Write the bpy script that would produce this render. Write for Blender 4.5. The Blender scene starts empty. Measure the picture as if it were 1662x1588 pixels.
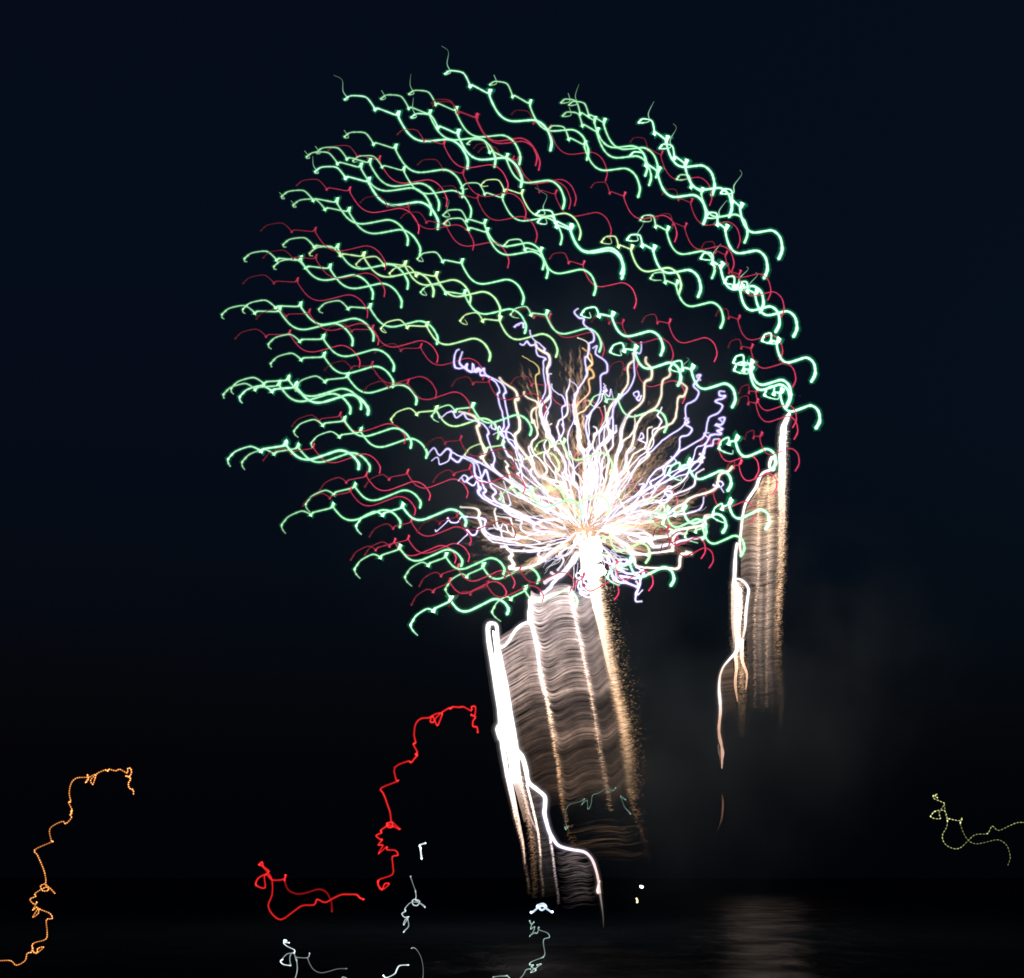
import bpy, math, random
from mathutils import Vector, noise

# ------------------------------------------------------------------ camera, sky, exposure
C = bpy.context.scene.collection
SC = bpy.context.scene
PW, PH = 1662.0, 1588.0
HFOV = math.radians(32.0)
F = (PW / 2) / math.tan(HFOV / 2)
HORIZON = 1425.0
CAM_H = 9.0
PITCH = math.atan((HORIZON - PH / 2) / F)
cam_d = bpy.data.cameras.new('camera')
cam = bpy.data.objects.new('camera', cam_d)
C.objects.link(cam)
cam.location = (0, 0, CAM_H)
cam.rotation_euler = (math.radians(90) + PITCH, 0, 0)
cam_d.sensor_fit = 'HORIZONTAL'
cam_d.angle = HFOV
cam_d.clip_start = 0.5
cam_d.clip_end = 60000
SC.camera = cam

world = bpy.data.worlds.new('World')
SC.world = world
world.use_nodes = True
wn = world.node_tree
sky = wn.nodes.new('ShaderNodeTexSky')
sky.sky_type = 'NISHITA'
sky.sun_disc = False
sky.sun_elevation = math.radians(-1.2)
sky.sun_rotation = math.radians(90)      # the sun has set far off to one side
sky.ozone_density = 5.0
sky.dust_density = 6.0
bg = wn.nodes['Background']
tint = wn.nodes.new('ShaderNodeMix')
tint.data_type = 'RGBA'
tint.blend_type = 'MULTIPLY'
tint.inputs[0].default_value = 1.0
tint.inputs[7].default_value = (1.84, 1.0, 0.57, 1)      # the cold cast of the night sky
wn.links.new(sky.outputs[0], tint.inputs[6])
glow = wn.nodes.new('ShaderNodeMix')                        # a little even light added to lift the low sky
glow.data_type = 'RGBA'
glow.blend_type = 'ADD'
glow.inputs[0].default_value = 1.0
glow.inputs[7].default_value = (0.0050, 0.0085, 0.0175, 1)
wn.links.new(tint.outputs[2], glow.inputs[6])
wn.links.new(glow.outputs[2], bg.inputs[0])
bg.inputs[1].default_value = 0.108
SC.view_settings.view_transform = 'Standard'
SC.view_settings.look = 'None'
SC.view_settings.exposure = 0.0
SC.view_settings.gamma = 1.0
SC.cycles.transparent_max_bounces = 512
SC.cycles.max_bounces = 6
SC.cycles.volume_bounces = 0
SC.cycles.use_denoising = True

random.seed(7)

# ------------------------------------------------------------------ photo measurements -> places in the air
ZR = {'P': (0, 0, 1), 'A': (340, 60, 3.97), 'B': (640, 60, 3.97), 'D': (940, 140, 3.97), 'E': (340, 360, 3.97),
      'G': (640, 360, 3.97), 'H': (940, 440, 3.97), 'I': (340, 660, 3.97), 'J': (640, 660, 3.97), 'K': (940, 660, 3.97),
      'L': (1080, 640, 5.293), 'M': (1080, 940, 5.293),
      '1': (690, 560, 7.94), '2': (820, 490, 7.94), '3': (980, 540, 7.218), '4': (690, 720, 7.94), '5': (830, 670, 7.94),
      '6': (1000, 700, 7.94), '7': (820, 830, 7.94), '8': (980, 830, 7.94),
      'N': (740, 940, 3.97), 'O': (740, 1188, 3.97), 'Q': (0, 1220, 4.315), 'R': (390, 1120, 3.97), 'S': (430, 1340, 5.936),
      'T': (1462, 1260, 7.94), 'U': (800, 1380, 5.54), 'V': (1080, 1188, 3.97)}


def px(z, x, y):
    ox, oy, s = ZR[z]
    return (ox + x / s, oy + y / s)


def pl(z, pts):
    return [px(z, x, y) for x, y in pts]


CP, SP = math.cos(PITCH), math.sin(PITCH)


def place(p, depth):
    """direction of a sighting, carried out to its own distance from the shore"""
    x = (p[0] - PW / 2) / F
    y = (PH / 2 - p[1]) / F
    d = Vector((x, CP - y * SP, SP + y * CP))
    return Vector((0, 0, CAM_H)) + d * (depth / d.y)


def mpp(depth):
    return depth / F


# ------------------------------------------------------------------ materials
def emit_mat(name, strength=1.0, clear=False, grain=0.0, gscale=1.0, lights=False):
    m = bpy.data.materials.new(name)
    m.use_nodes = True
    nt = m.node_tree
    nt.nodes.clear()
    out = nt.nodes.new('ShaderNodeOutputMaterial')
    at = nt.nodes.new('ShaderNodeAttribute')
    at.attribute_name = 'burn_colour'
    em = nt.nodes.new('ShaderNodeEmission')
    nt.links.new(at.outputs['Color'], em.inputs[0])
    if grain > 0:
        tc = nt.nodes.new('ShaderNodeTexCoord')
        nz = nt.nodes.new('ShaderNodeTexNoise')
        nz.inputs['Scale'].default_value = gscale
        nz.inputs['Detail'].default_value = 3
        nt.links.new(tc.outputs['Object'], nz.inputs['Vector'])
        mr = nt.nodes.new('ShaderNodeMapRange')
        mr.inputs[1].default_value = 0.3
        mr.inputs[2].default_value = 0.7
        mr.inputs[3].default_value = strength * (1 - grain)
        mr.inputs[4].default_value = strength * (1 + grain)
        nt.links.new(nz.outputs['Fac'], mr.inputs[0])
        nt.links.new(mr.outputs[0], em.inputs[1])
    else:
        em.inputs[1].default_value = strength
    if clear:
        tr = nt.nodes.new('ShaderNodeBsdfTransparent')
        ad = nt.nodes.new('ShaderNodeAddShader')
        nt.links.new(em.outputs[0], ad.inputs[0])
        nt.links.new(tr.outputs[0], ad.inputs[1])
        nt.links.new(ad.outputs[0], out.inputs[0])
    else:
        nt.links.new(em.outputs[0], out.inputs[0])
    m.cycles.emission_sampling = 'AUTO' if lights else 'NONE'
    return m


M_STAR = emit_mat('burning_star', 1.0)
M_BLOOM = emit_mat('bloom_shell', 1.0, clear=True)  # lens bloom round trails and lamps, added as emissive colour
M_SPARK = emit_mat('glitter_sparks', 1.0, clear=True, grain=0.35, gscale=1.2)
M_FLAME = emit_mat('comet_flame', 1.0, grain=0.12, gscale=0.8, lights=True)
M_CORE = emit_mat('comet_core', 4.0, grain=0.12, gscale=0.8, lights=True)
M_HEART = emit_mat('burst_fire', 11.0, grain=0.12, gscale=0.8, lights=True)


# ------------------------------------------------------------------ mesh helpers
class MB:
    def __init__(self):
        self.v, self.f, self.c = [], [], []

    def tube(self, pts, rad, col, sides=6):
        n = len(pts)
        if n < 2:
            return
        base = len(self.v)
        prev = None
        for i in range(n):
            a = pts[max(0, i - 1)]
            b = pts[min(n - 1, i + 1)]
            t = b - a
            if t.length < 1e-6:
                t = Vector((1, 0, 0))
            t.normalize()
            if prev is None:
                u = t.cross(Vector((0, 1, 0)))
                if u.length < 1e-3:
                    u = t.cross(Vector((1, 0, 0)))
            else:
                u = prev - t * prev.dot(t)
                if u.length < 1e-3:
                    u = t.cross(Vector((0, 1, 0)))
            u.normalize()
            prev = u
            w = t.cross(u)
            r = rad[i] if hasattr(rad, '__len__') else rad
            cc = col[i] if isinstance(col, list) else col
            for k in range(sides):
                a2 = 2 * math.pi * k / sides
                self.v.append(pts[i] + (u * math.cos(a2) + w * math.sin(a2)) * r)
                self.c.append(cc)
        for i in range(n - 1):
            for k in range(sides):
                k2 = (k + 1) % sides
                self.f.append((base + i * sides + k, base + i * sides + k2, base + (i + 1) * sides + k2, base + (i + 1) * sides + k))
        for i, sgn in ((0, -1), (n - 1, 1)):      # rounded caps
            q = pts[i] - pts[i - 1] if i else pts[0] - pts[1]
            if q.length < 1e-6:
                continue
            r = rad[i] if hasattr(rad, '__len__') else rad
            ci = len(self.v)
            self.v.append(pts[i] + q.normalized() * r * 0.8)
            self.c.append(col[i] if isinstance(col, list) else col)
            for k in range(sides):
                k2 = (k + 1) % sides
                t3 = (base + i * sides + k, base + i * sides + k2, ci)
                self.f.append(t3 if i else t3[::-1])

    def blob(self, p, r, col, seed=0):
        base = len(self.v)
        nu, nv = 8, 5
        for j in range(1, nv):
            th = math.pi * j / nv
            for i in range(nu):
                ph = 2 * math.pi * i / nu
                d = Vector((math.sin(th) * math.cos(ph), math.sin(th) * math.sin(ph), math.cos(th)))
                rr = r * (1 + 0.18 * noise.noise(d * 2 + Vector((seed, 0, 0))))
                self.v.append(p + d * rr)
                self.c.append(col)
        self.v.append(p + Vector((0, 0, r)))
        self.v.append(p - Vector((0, 0, r)))
        self.c += [col, col]
        t, b = len(self.v) - 2, len(self.v) - 1
        for j in range(nv - 2):
            for i in range(nu):
                i2 = (i + 1) % nu
                self.f.append((base + j * nu + i, base + (j + 1) * nu + i, base + (j + 1) * nu + i2, base + j * nu + i2))
        for i in range(nu):
            i2 = (i + 1) % nu
            self.f.append((t, base + i, base + i2))
            self.f.append((b, base + (nv - 2) * nu + i2, base + (nv - 2) * nu + i))

    def build(self, name, mat, parent=None, origin=None):
        o0 = origin if origin is not None else Vector((0, 0, 0))
        me = bpy.data.meshes.new(name)
        me.from_pydata([tuple(p - o0) for p in self.v], [], self.f)
        at = me.color_attributes.new('burn_colour', 'FLOAT_COLOR', 'POINT')
        flat = []
        for c in self.c:
            flat += [c[0], c[1], c[2], 1.0]
        at.data.foreach_set('color', flat)
        me.polygons.foreach_set('use_smooth', [True] * len(me.polygons))
        me.materials.append(mat)
        o = bpy.data.objects.new(name, me)
        C.objects.link(o)
        if parent is not None:
            o.parent = parent
        else:
            o.location = o0
        return o


def tag(o, label=None, cat=None, group=None, kind=None):
    if label:
        o['label'] = label
    if cat:
        o['category'] = cat
    if group:
        o['group'] = group
    if kind:
        o['kind'] = kind
    return o


def empty(name, loc):
    o = bpy.data.objects.new(name, None)
    C.objects.link(o)
    o.location = loc
    o.empty_display_size = 0.5
    return o


def spline(P, sub=5):
    """Catmull-Rom through points of any dimension; returns points and the run parameter"""
    out, par = [], []
    n = len(P)
    for i in range(n - 1):
        p0, p1, p2, p3 = P[max(0, i - 1)], P[i], P[i + 1], P[min(n - 1, i + 2)]
        for k in range(sub):
            t = k / sub
            out.append(tuple(0.5 * (2 * b + (c - a) * t + (2 * a - 5 * b + 4 * c - d) * t * t + (3 * b - a - 3 * c + d) * t ** 3)
                             for a, b, c, d in zip(p0, p1, p2, p3)))
            par.append((i + t) / (n - 1))
    out.append(tuple(P[-1]))
    par.append(1.0)
    return out, par


def mix(a, b, t):
    t = max(0.0, min(1.0, t))
    return tuple(x + (y - x) * t for x, y in zip(a, b))


def mul(a, s):
    return tuple(x * s for x in a)


# ------------------------------------------------------------------ water
def water():
    m = bpy.data.materials.new('dark_sea_water')
    m.use_nodes = True
    nt = m.node_tree
    b = nt.nodes['Principled BSDF']
    b.inputs['Base Color'].default_value = (0.004, 0.006, 0.009, 1)
    b.inputs['IOR'].default_value = 1.33
    tc = nt.nodes.new('ShaderNodeTexCoord')

    def noise_tex(sc, detail):
        mp = nt.nodes.new('ShaderNodeMapping')
        mp.inputs['Scale'].default_value = sc
        nz = nt.nodes.new('ShaderNodeTexNoise')
        nz.inputs['Scale'].default_value = 1.0
        nz.inputs['Detail'].default_value = detail
        nt.links.new(tc.outputs['Object'], mp.inputs[0])
        nt.links.new(mp.outputs[0], nz.inputs['Vector'])
        return nz

    def math_n(op, a, b2=None):
        n = nt.nodes.new('ShaderNodeMath')
        n.operation = op
        for k, v in ((0, a), (1, b2)):
            if v is None:
                continue
            if isinstance(v, (int, float)):
                n.inputs[k].default_value = v
            else:
                nt.links.new(v, n.inputs[k])
        return n.outputs[0]

    nz = noise_tex((0.13, 0.06, 1), 5)
    bu = nt.nodes.new('ShaderNodeBump')
    bu.inputs['Strength'].default_value = 1.0
    bu.inputs['Distance'].default_value = 1.5
    nt.links.new(nz.outputs['Fac'], bu.inputs['Height'])
    nt.links.new(bu.outputs[0], b.inputs['Normal'])
    b.inputs['Roughness'].default_value = 0.30
    # reflection shaped by mask: one strip along the sightline mirrors, the rest is dulled
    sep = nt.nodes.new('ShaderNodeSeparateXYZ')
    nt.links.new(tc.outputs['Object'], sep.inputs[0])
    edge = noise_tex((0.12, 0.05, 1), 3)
    across = math_n('SUBTRACT', sep.outputs[0], math_n('MULTIPLY', sep.outputs[1], GLINT_LANE))
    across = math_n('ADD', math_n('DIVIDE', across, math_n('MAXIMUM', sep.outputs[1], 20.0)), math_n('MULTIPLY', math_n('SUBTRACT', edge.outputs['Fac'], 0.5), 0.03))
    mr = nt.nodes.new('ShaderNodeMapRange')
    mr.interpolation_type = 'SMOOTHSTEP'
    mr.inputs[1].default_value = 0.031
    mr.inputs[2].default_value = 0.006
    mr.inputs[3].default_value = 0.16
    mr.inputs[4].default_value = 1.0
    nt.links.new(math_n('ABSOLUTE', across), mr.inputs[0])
    matte = nt.nodes.new('ShaderNodeBsdfDiffuse')  # dull shader that keeps reflections off the water outside the strip
    matte.inputs[0].default_value = (0.03, 0.04, 0.05, 1)
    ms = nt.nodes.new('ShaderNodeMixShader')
    far = nt.nodes.new('ShaderNodeMapRange')  # gloss cut with distance, so the shaped reflection fades out
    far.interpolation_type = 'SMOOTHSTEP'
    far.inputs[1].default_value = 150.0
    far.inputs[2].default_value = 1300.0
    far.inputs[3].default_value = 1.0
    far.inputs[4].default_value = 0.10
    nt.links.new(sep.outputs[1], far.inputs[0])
    pat = noise_tex((0.075, 0.050, 1), 4)  # streaks put into the reflecting strip
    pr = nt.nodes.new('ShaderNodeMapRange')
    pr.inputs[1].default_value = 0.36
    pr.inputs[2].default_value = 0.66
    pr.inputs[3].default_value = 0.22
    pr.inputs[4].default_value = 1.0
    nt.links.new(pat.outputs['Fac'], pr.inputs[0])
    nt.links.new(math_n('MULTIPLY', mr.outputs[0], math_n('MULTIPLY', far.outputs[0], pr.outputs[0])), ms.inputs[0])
    nt.links.new(matte.outputs[0], ms.inputs[1])
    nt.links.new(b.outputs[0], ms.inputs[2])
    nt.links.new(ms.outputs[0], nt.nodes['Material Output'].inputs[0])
    me = bpy.data.meshes.new('water')
    S = 30000
    me.from_pydata([(-S, -200, 0), (S, -200, 0), (S, 2 * S, 0), (-S, 2 * S, 0)], [], [(0, 1, 2, 3)])
    me.materials.append(m)
    o = bpy.data.objects.new('water', me)
    C.objects.link(o)
    tag(o, kind='structure')


GLINT_LANE = (1222 - PW / 2) / F / CP
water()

# ------------------------------------------------------------------ the sway every star trail shares
_T = [(1380, 1150, 0), (1412, 1060, .04), (1402, 980, .08), (1370, 900, .12), (1310, 842, .15), (1240, 820, .18), (1150, 838, .22), (1050, 862, .26),
      (970, 872, .30), (900, 850, .34), (840, 790, .38), (795, 700, .42), (768, 615, .46), (772, 585, .47), (788, 540, .49), (778, 570, .50), (755, 590, .52), (690, 570, .60),
      (622, 552, .68), (600, 582, .70), (600, 550, .715), (575, 465, .80), (540, 440, .84), (470, 445, .90), (430, 458, .94), (410, 482, .97), (385, 522, 1.0)]
_TAIL = [(430, 545, 1.06), (510, 545, 1.14), (495, 470, 1.22), (560, 360, 1.35), (510, 325, 1.45), (430, 290, 1.55)]
SWAY = [((x - 1380) / 7.94, (y - 1150) / 7.94, g) for x, y, g in _T]
TAIL = [((x - 1380) / 7.94, (y - 1150) / 7.94, g) for x, y, g in _TAIL]
SA = SWAY[-1]


def star_path(a, e, tail):
    """image path of a star: its own flight (e to a) with the shared sway added"""
    v = (a[0] - e[0] - SA[0], a[1] - e[1] - SA[1])
    K = SWAY + TAIL[:tail]
    P = [(e[0] + s[0] + v[0] * s[2], e[1] + s[1] + v[1] * s[2], s[2]) for s in K]
    pts, _ = spline(P, 4)
    return pts


D0 = 320.0                      # distance of the big burst
BC = (850.0, 560.0)             # where the shell opened
WC = (950.0, 868.0)             # heart of the white burst

ORD = ['outermost', 'second', 'third', 'fourth', 'fifth', 'sixth', 'seventh', 'eighth', 'ninth', 'tenth', 'eleventh', 'twelfth', 'thirteenth',
       'fourteenth', 'fifteenth', 'sixteenth', 'seventeenth', 'eighteenth', 'nineteenth', 'twentieth', 'twenty-first', 'twenty-second', 'twenty-third', 'twenty-fourth']
HRS = ['twelve', 'one', 'two', 'three', 'four', 'five', 'six', 'seven', 'eight', 'nine', 'ten', 'eleven']


def clock(p, c):
    a = math.atan2(p[0] - c[0], c[1] - p[1]) % (2 * math.pi)
    return int(round(a / (2 * math.pi) * 12)) % 12, math.hypot(p[0] - c[0], p[1] - c[1])


# (a frame, ax, ay, e frame, ex, ey, tail, look)
GREEN = [
 ('A',870,405,'A',1661,850,5,'b'), ('A',1105,400,'A',1836,840,3,''), ('A',1285,370,'A',1996,825,4,''), ('A',1300,520,'A',2006,970,4,'b'),
 ('A',870,645,'A',1628,1035,3,''), ('A',925,800,'A',1681,1165,2,'t'), ('A',690,745,'A',1475,1120,3,''), ('A',625,775,'A',1425,1150,3,''),
 ('A',680,870,'A',1470,1240,4,'b'), ('A',465,1030,'A',1275,1345,3,''), ('A',540,1085,'A',1355,1410,3,''), ('A',475,1340,'E',1275,435,2,''),
 ('E',225,240,'E',1050,500,2,''), ('E',415,290,'E',1235,555,2,''), ('E',645,205,'E',1440,485,2,'y'), ('E',945,275,'E',1676,530,2,'y'),
 ('E',1160,335,'E',1866,610,1,'y'), ('E',1340,240,'E',2016,535,3,''), ('E',1361,455,'E',2031,720,3,''), ('E',80,600,'E',920,800,2,''),
 ('E',215,565,'E',1055,770,2,''), ('E',705,565,'E',1465,790,2,''), ('E',1105,690,'E',1801,900,3,'y'), ('E',380,790,'E',1185,965,2,''),
 ('E',395,915,'E',1180,1070,1,''), ('E',550,1070,'E',1330,1180,1,''), ('E',90,1115,'E',905,1240,1,''), ('E',140,1075,'E',975,1210,2,''),
 ('E',195,1130,'E',1020,1245,2,'b'), ('E',545,1350,'E',1295,1460,2,''), ('E',655,1430,'E',1395,1525,1,''), ('E',1170,1275,'E',1856,1400,1,'y'),
 ('P',701,676,'P',860,707,2,''), ('P',754,740,'P',905,766,2,'y'), ('G',750,600,'G',1320,840,2,''), ('G',425,640,'G',1040,875,3,'y'),
 ('G',1205,600,'H',525,545,3,'b'), ('H',200,520,'H',635,740,5,'b'), ('H',585,630,'H',985,880,5,'b'), ('D',385,235,'D',855,705,4,'b'),
 ('D',520,400,'D',965,845,5,'b'), ('D',630,600,'D',1065,1010,2,''), ('D',915,690,'D',1285,1115,5,'b'), ('D',820,845,'D',1190,1240,4,'b'),
 ('D',330,450,'D',800,890,1,'b'), ('D',145,1005,'D',640,1340,3,'y'), ('D',310,990,'D',765,1360,5,'b'), ('D',395,865,'D',855,1240,3,''),
 ('D',785,1110,'D',1165,1460,4,'b'), ('D',460,1240,'D',910,1560,2,''), ('H',940,75,'H',1265,395,5,'b'), ('H',1015,110,'H',1380,425,5,'b'),
 ('B',325,240,'B',1005,735,5,'b'), ('B',615,310,'B',1240,795,3,''), ('B',1075,425,'D',425,580,3,''), ('B',1125,440,'D',495,590,4,''),
 ('B',1085,510,'D',450,640,3,''), ('B',990,600,'B',1570,1035,1,''), ('B',470,690,'B',1085,1110,1,''), ('B',430,975,'B',1070,1340,2,'t'),
 ('B',560,955,'B',1190,1310,2,'ty'), ('B',315,1150,'B',955,1500,5,''), ('B',320,1205,'B',980,1555,3,''), ('B',710,1345,'G',1285,475,1,''),
 ('B',915,1145,'B',1465,1560,6,'b'), ('B',925,1195,'B',1460,1530,3,'b'), ('H',1180,450,'H',1495,715,3,'b'), ('H',995,590,'H',1340,860,3,'b'),
 ('H',1000,640,'H',1330,885,4,'b'), ('H',1195,800,'H',1525,1015,3,'b'), ('P',1167,728,'P',1253,763,3,'b'), ('P',1085,770,'P',1181,797,3,'b'),
 ('P',1156,838,'P',1242.5,859,3,'b'), ('P',1112,872,'P',1202,903,2,''), ('P',1076,850,'P',1172.6,865,3,'b'), ('P',1055,846,'P',1140,876,3,''),
 ('P',986,938,'P',1088.6,951,3,'b'), ('P',965,889,'P',1048,914,2,'y'), ('I',120,340,'I',960,405,2,'b'), ('I',210,360,'I',1030,420,2,''),
 ('I',620,630,'I',1355,655,2,''), ('I',465,765,'I',1225,780,2,''), ('I',945,770,'J',455,775,2,'b'), ('I',935,1050,'J',430,1030,2,''),
 ('I',1260,1100,'J',700,1085,2,''), ('J',330,1180,'J',920,1140,2,''), ('J',105,1410,'J',725,1340,2,'b'), ('J',630,1325,'J',1165,1290,2,''),
 ('P',868,730,'P',990,770,1,'y'), ('P',862,806,'P',985,838,3,'y'), ('P',811,811,'P',940,845,2,''), ('P',958,655,'P',1078,702,2,''),
 ('P',962,830,'P',1075,842,2,'y'),
]
RED = [
 ('A',1210,630,'B',725,1000), ('B',150,825,'B',840,1180), ('B',240,430,'B',930,860), ('B',250,450,'B',910,830), ('A',765,735,'A',1525,1095),
 ('A',560,960,'A',1345,1270), ('E',330,60,'E',1130,310), ('E',345,235,'E',1125,485), ('E',215,400,'E',1015,620), ('E',300,630,'E',1085,795),
 ('E',165,755,'E',965,940), ('E',740,720,'E',1465,910), ('E',1065,850,'E',1761,1020), ('E',740,960,'E',1455,1140), ('E',990,1100,'E',1671,1230),
 ('I',530,130,'I',1255,240), ('I',345,350,'I',1095,430), ('I',710,540,'I',1415,605), ('I',1000,520,'I',1656,590), ('I',600,645,'I',1320,700),
 ('J',250,490,'J',830,560), ('I',1030,840,'I',1676,895), ('J',145,815,'J',770,850), ('I',910,990,'I',1580,1010), ('I',1000,960,'I',1666,1000),
 ('J',160,1160,'J',765,1170), ('J',110,1280,'J',710,1230), ('J',350,1290,'J',950,1260), ('J',580,1170,'J',1150,1180), ('B',755,500,'B',1360,930),
 ('D',75,655,'D',615,1005), ('D',330,360,'D',840,770), ('D',535,700,'D',1020,1045), ('D',500,860,'D',980,1200), ('D',790,1040,'D',1215,1380),
 ('D',880,1180,'D',1300,1490), ('B',800,970,'B',1385,1300), ('B',510,720,'B',1125,1110), ('B',540,745,'B',1160,1090), ('B',270,1000,'B',910,1325),
 ('B',40,1170,'B',730,1490), ('A',970,1070,'A',1696,1375), ('G',1000,240,'G',1545,560), ('H',405,330,'H',870,585), ('H',880,290,'H',1290,575),
 ('H',960,490,'H',1375,750), ('H',1030,790,'H',1375,1010), ('H',1020,860,'H',1385,1085), ('L',680,390,'L',1115,660), ('L',300,450,'L',770,720),
 ('L',520,670,'L',920,860), ('L',260,900,'L',730,1105), ('P',1060,871,'P',1138,907), ('P',1072,895,'P',1151,922), ('H',80,330,'H',590,590),
 ('H',190,640,'H',665,855), ('G',770,610,'G',1340,870), ('P',829,623,'P',975,690), ('G',370,1060,'G',960,1250), ('P',690,728,'P',832,762),
 ('P',978,938,'P',1053,959), ('P',925,962,'P',997,974), ('P',885,745,'P',1010,800), ('P',985,775,'P',1095,830),
]


def star_depth(a, e, i):
    m = ((a[0] + e[0]) / 2, (a[1] + e[1]) / 2)
    r = math.hypot(m[0] - BC[0], m[1] - BC[1])
    R = 540.0
    z = math.sqrt(max(0.0, R * R - r * r)) * mpp(D0)
    s = 1 if (i * 7919) % 13 < 6 else -1
    return D0 + s * z * (0.55 + 0.4 * ((i * 31) % 10) / 10)


BEADS = {0.49: 1.75, 0.47: 1.3, 0.50: 1.5, 0.70: 1.65, 0.68: 1.25, 1.0: 1.6, 0.97: 1.3, 1.06: 1.15}


def bead(g, lo=1.0):
    b = lo
    for k, s in BEADS.items():
        d = abs(g - k)
        if d < 0.018:
            b = max(b, 1 + (s - 1) * (1 - d / 0.018))
    return b


def shells(o, P, rad, spec):
    """lens bloom put into the colour of concentric clear shells round a thread"""
    for nm, k, cols in spec:
        gb = MB()
        gb.tube(P, [r * k for r in rad], cols)
        gb.build(nm, M_BLOOM, parent=o, origin=o.location.copy())


def star_trail(name, path, depth, width, c0, c1, tailmul, halo, outer):
    """a star's burning streak: pale hot thread with painted bloom shells round it; the slower it moves the brighter it burns"""
    pts3, rad, col, h1, h2 = [], [], [], [], []
    k = mpp(depth)
    L = sum(math.hypot(q[0] - p[0], q[1] - p[1]) for p, q in zip(path, path[1:]) if q[2] <= 1)
    slow = max(0.72, min(1.45, (262 / max(L, 60)) ** 0.9))
    for x, y, g in path:
        pts3.append(place((x, y), depth))
        b = 1 + (bead(g) - 1) * (1.55 if slow > 1.1 else 1.15)
        w = width * (0.6 + 0.4 * slow) * b * (1.2 - 0.42 * min(g, 1.0))
        m = slow * (0.55 + 0.45 * b * b)
        if g < 0.07:
            w *= 1.15
            m *= 1.1
        if g > 1.01:
            f = max(tailmul, 1 - (g - 1) * 2.4)
            w *= max(0.4, 1 - (g - 1) * 1.8)
            m *= f
        fk = 1 + 0.22 * noise.noise(Vector((x * 0.35, y * 0.35, depth)))
        w *= fk
        cc = mul(mix(c0, c1, g), m * fk)
        rad.append(w * k)
        col.append(cc)
        fl = 0.82 + 0.36 * noise.noise(Vector((x * 0.06, y * 0.06, depth)))
        h1.append(mul(mix(halo, mul(halo, 0.55), g), min(1.3, m) * fl))
        h2.append(mul(outer, min(1.3, m)))
    o0 = pts3[0].copy()
    mb = MB()
    mb.tube(pts3, rad, col)
    o = mb.build(name, M_STAR, origin=o0)
    shells(o, pts3, rad, (('glow_sheath', 1.75, h1), ('outer_glow', 3.3, h2)))
    return o


stars = []
for i, (za, ax, ay, ze, ex, ey, tl, look) in enumerate(GREEN):
    a, e = px(za, ax, ay), px(ze, ex, ey)
    dep = star_depth(a, e, i)
    path = star_path(a, e, tl)
    if 'y' in look:
        c0, c1, h1, h2 = (0.58, 0.94, 0.55), (0.52, 0.60, 0.30), (0.045, 0.13, 0.030), (0.003, 0.013, 0.004)
    elif 'b' in look:
        c0, c1, h1, h2 = (0.64, 1.06, 0.78), (0.58, 0.94, 0.68), (0.030, 0.17, 0.075), (0.001, 0.021, 0.009)
    else:
        c0, c1, h1, h2 = (0.50, 0.96, 0.60), (0.38, 0.56, 0.34), (0.026, 0.15, 0.055), (0.001, 0.017, 0.007)
    w = 1.45 if 'b' in look else 1.18
    if 't' in look:
        w = 1.0
    if i == 27 or i in (26, 28, 78, 79):
        w *= 1.1
    c1 = mul(c1, 0.85 + 0.3 * random.random())
    o = star_trail('green_star_trail', path, dep, w, c0, c1, 0.16, h1, h2)
    stars.append((o, a, e, tl, look))

sect = {}
for s in stars:
    m = ((s[1][0] + s[2][0]) / 2, (s[1][1] + s[2][1]) / 2)
    h, r = clock(m, BC)
    sect.setdefault(h, []).append((r, s))
for h, L in sect.items():
    L.sort(key=lambda q: -q[0])
    for n, (r, s) in enumerate(L):
        o, a, e, tl, look = s
        w = 'thick mint' if 'b' in look else ('yellowish green' if 'y' in look else ('thin green' if 't' in look else 'mint green'))
        t = ' with wispy tail' if tl >= 4 else ''
        pos = 'outermost' if n == 0 else ORD[n] + ' inward'
        tag(o, '%s wavy trail%s, %s at %s o\'clock of green burst' % (w, t, pos, HRS[h]), 'firework trail',
            'green star trails of the big burst')

reds = []
for i, (za, ax, ay, ze, ex, ey) in enumerate(RED):
    a, e = px(za, ax, ay), px(ze, ex, ey)
    dep = star_depth(a, e, i + 400)
    path = [p for p in star_path(a, e, 0)]
    v = 0.7 + 0.7 * random.random()
    o = star_trail('red_star_trail', path, dep, 0.66 if i not in (2, 3) else 0.9, mul((0.54, 0.045, 0.100), v), mul((0.050, 0.013, 0.009), v), 0.3,
                   mul((0.055, 0.0015, 0.007), v), mul((0.005, 0.0001, 0.0008), v))
    reds.append((o, a, e))
sect = {}
for s in reds:
    m = ((s[1][0] + s[2][0]) / 2, (s[1][1] + s[2][1]) / 2)
    h, r = clock(m, BC)
    sect.setdefault(h, []).append((r, s))
for h, L in sect.items():
    L.sort(key=lambda q: -q[0])
    for n, (r, s) in enumerate(L):
        pos = 'outermost' if n == 0 else ORD[n] + ' inward'
        tag(s[0], 'thin crimson wavy trail, %s of the red ones at %s o\'clock' % (pos, HRS[h]), 'firework trail',
            'red star trails among the green')

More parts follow.
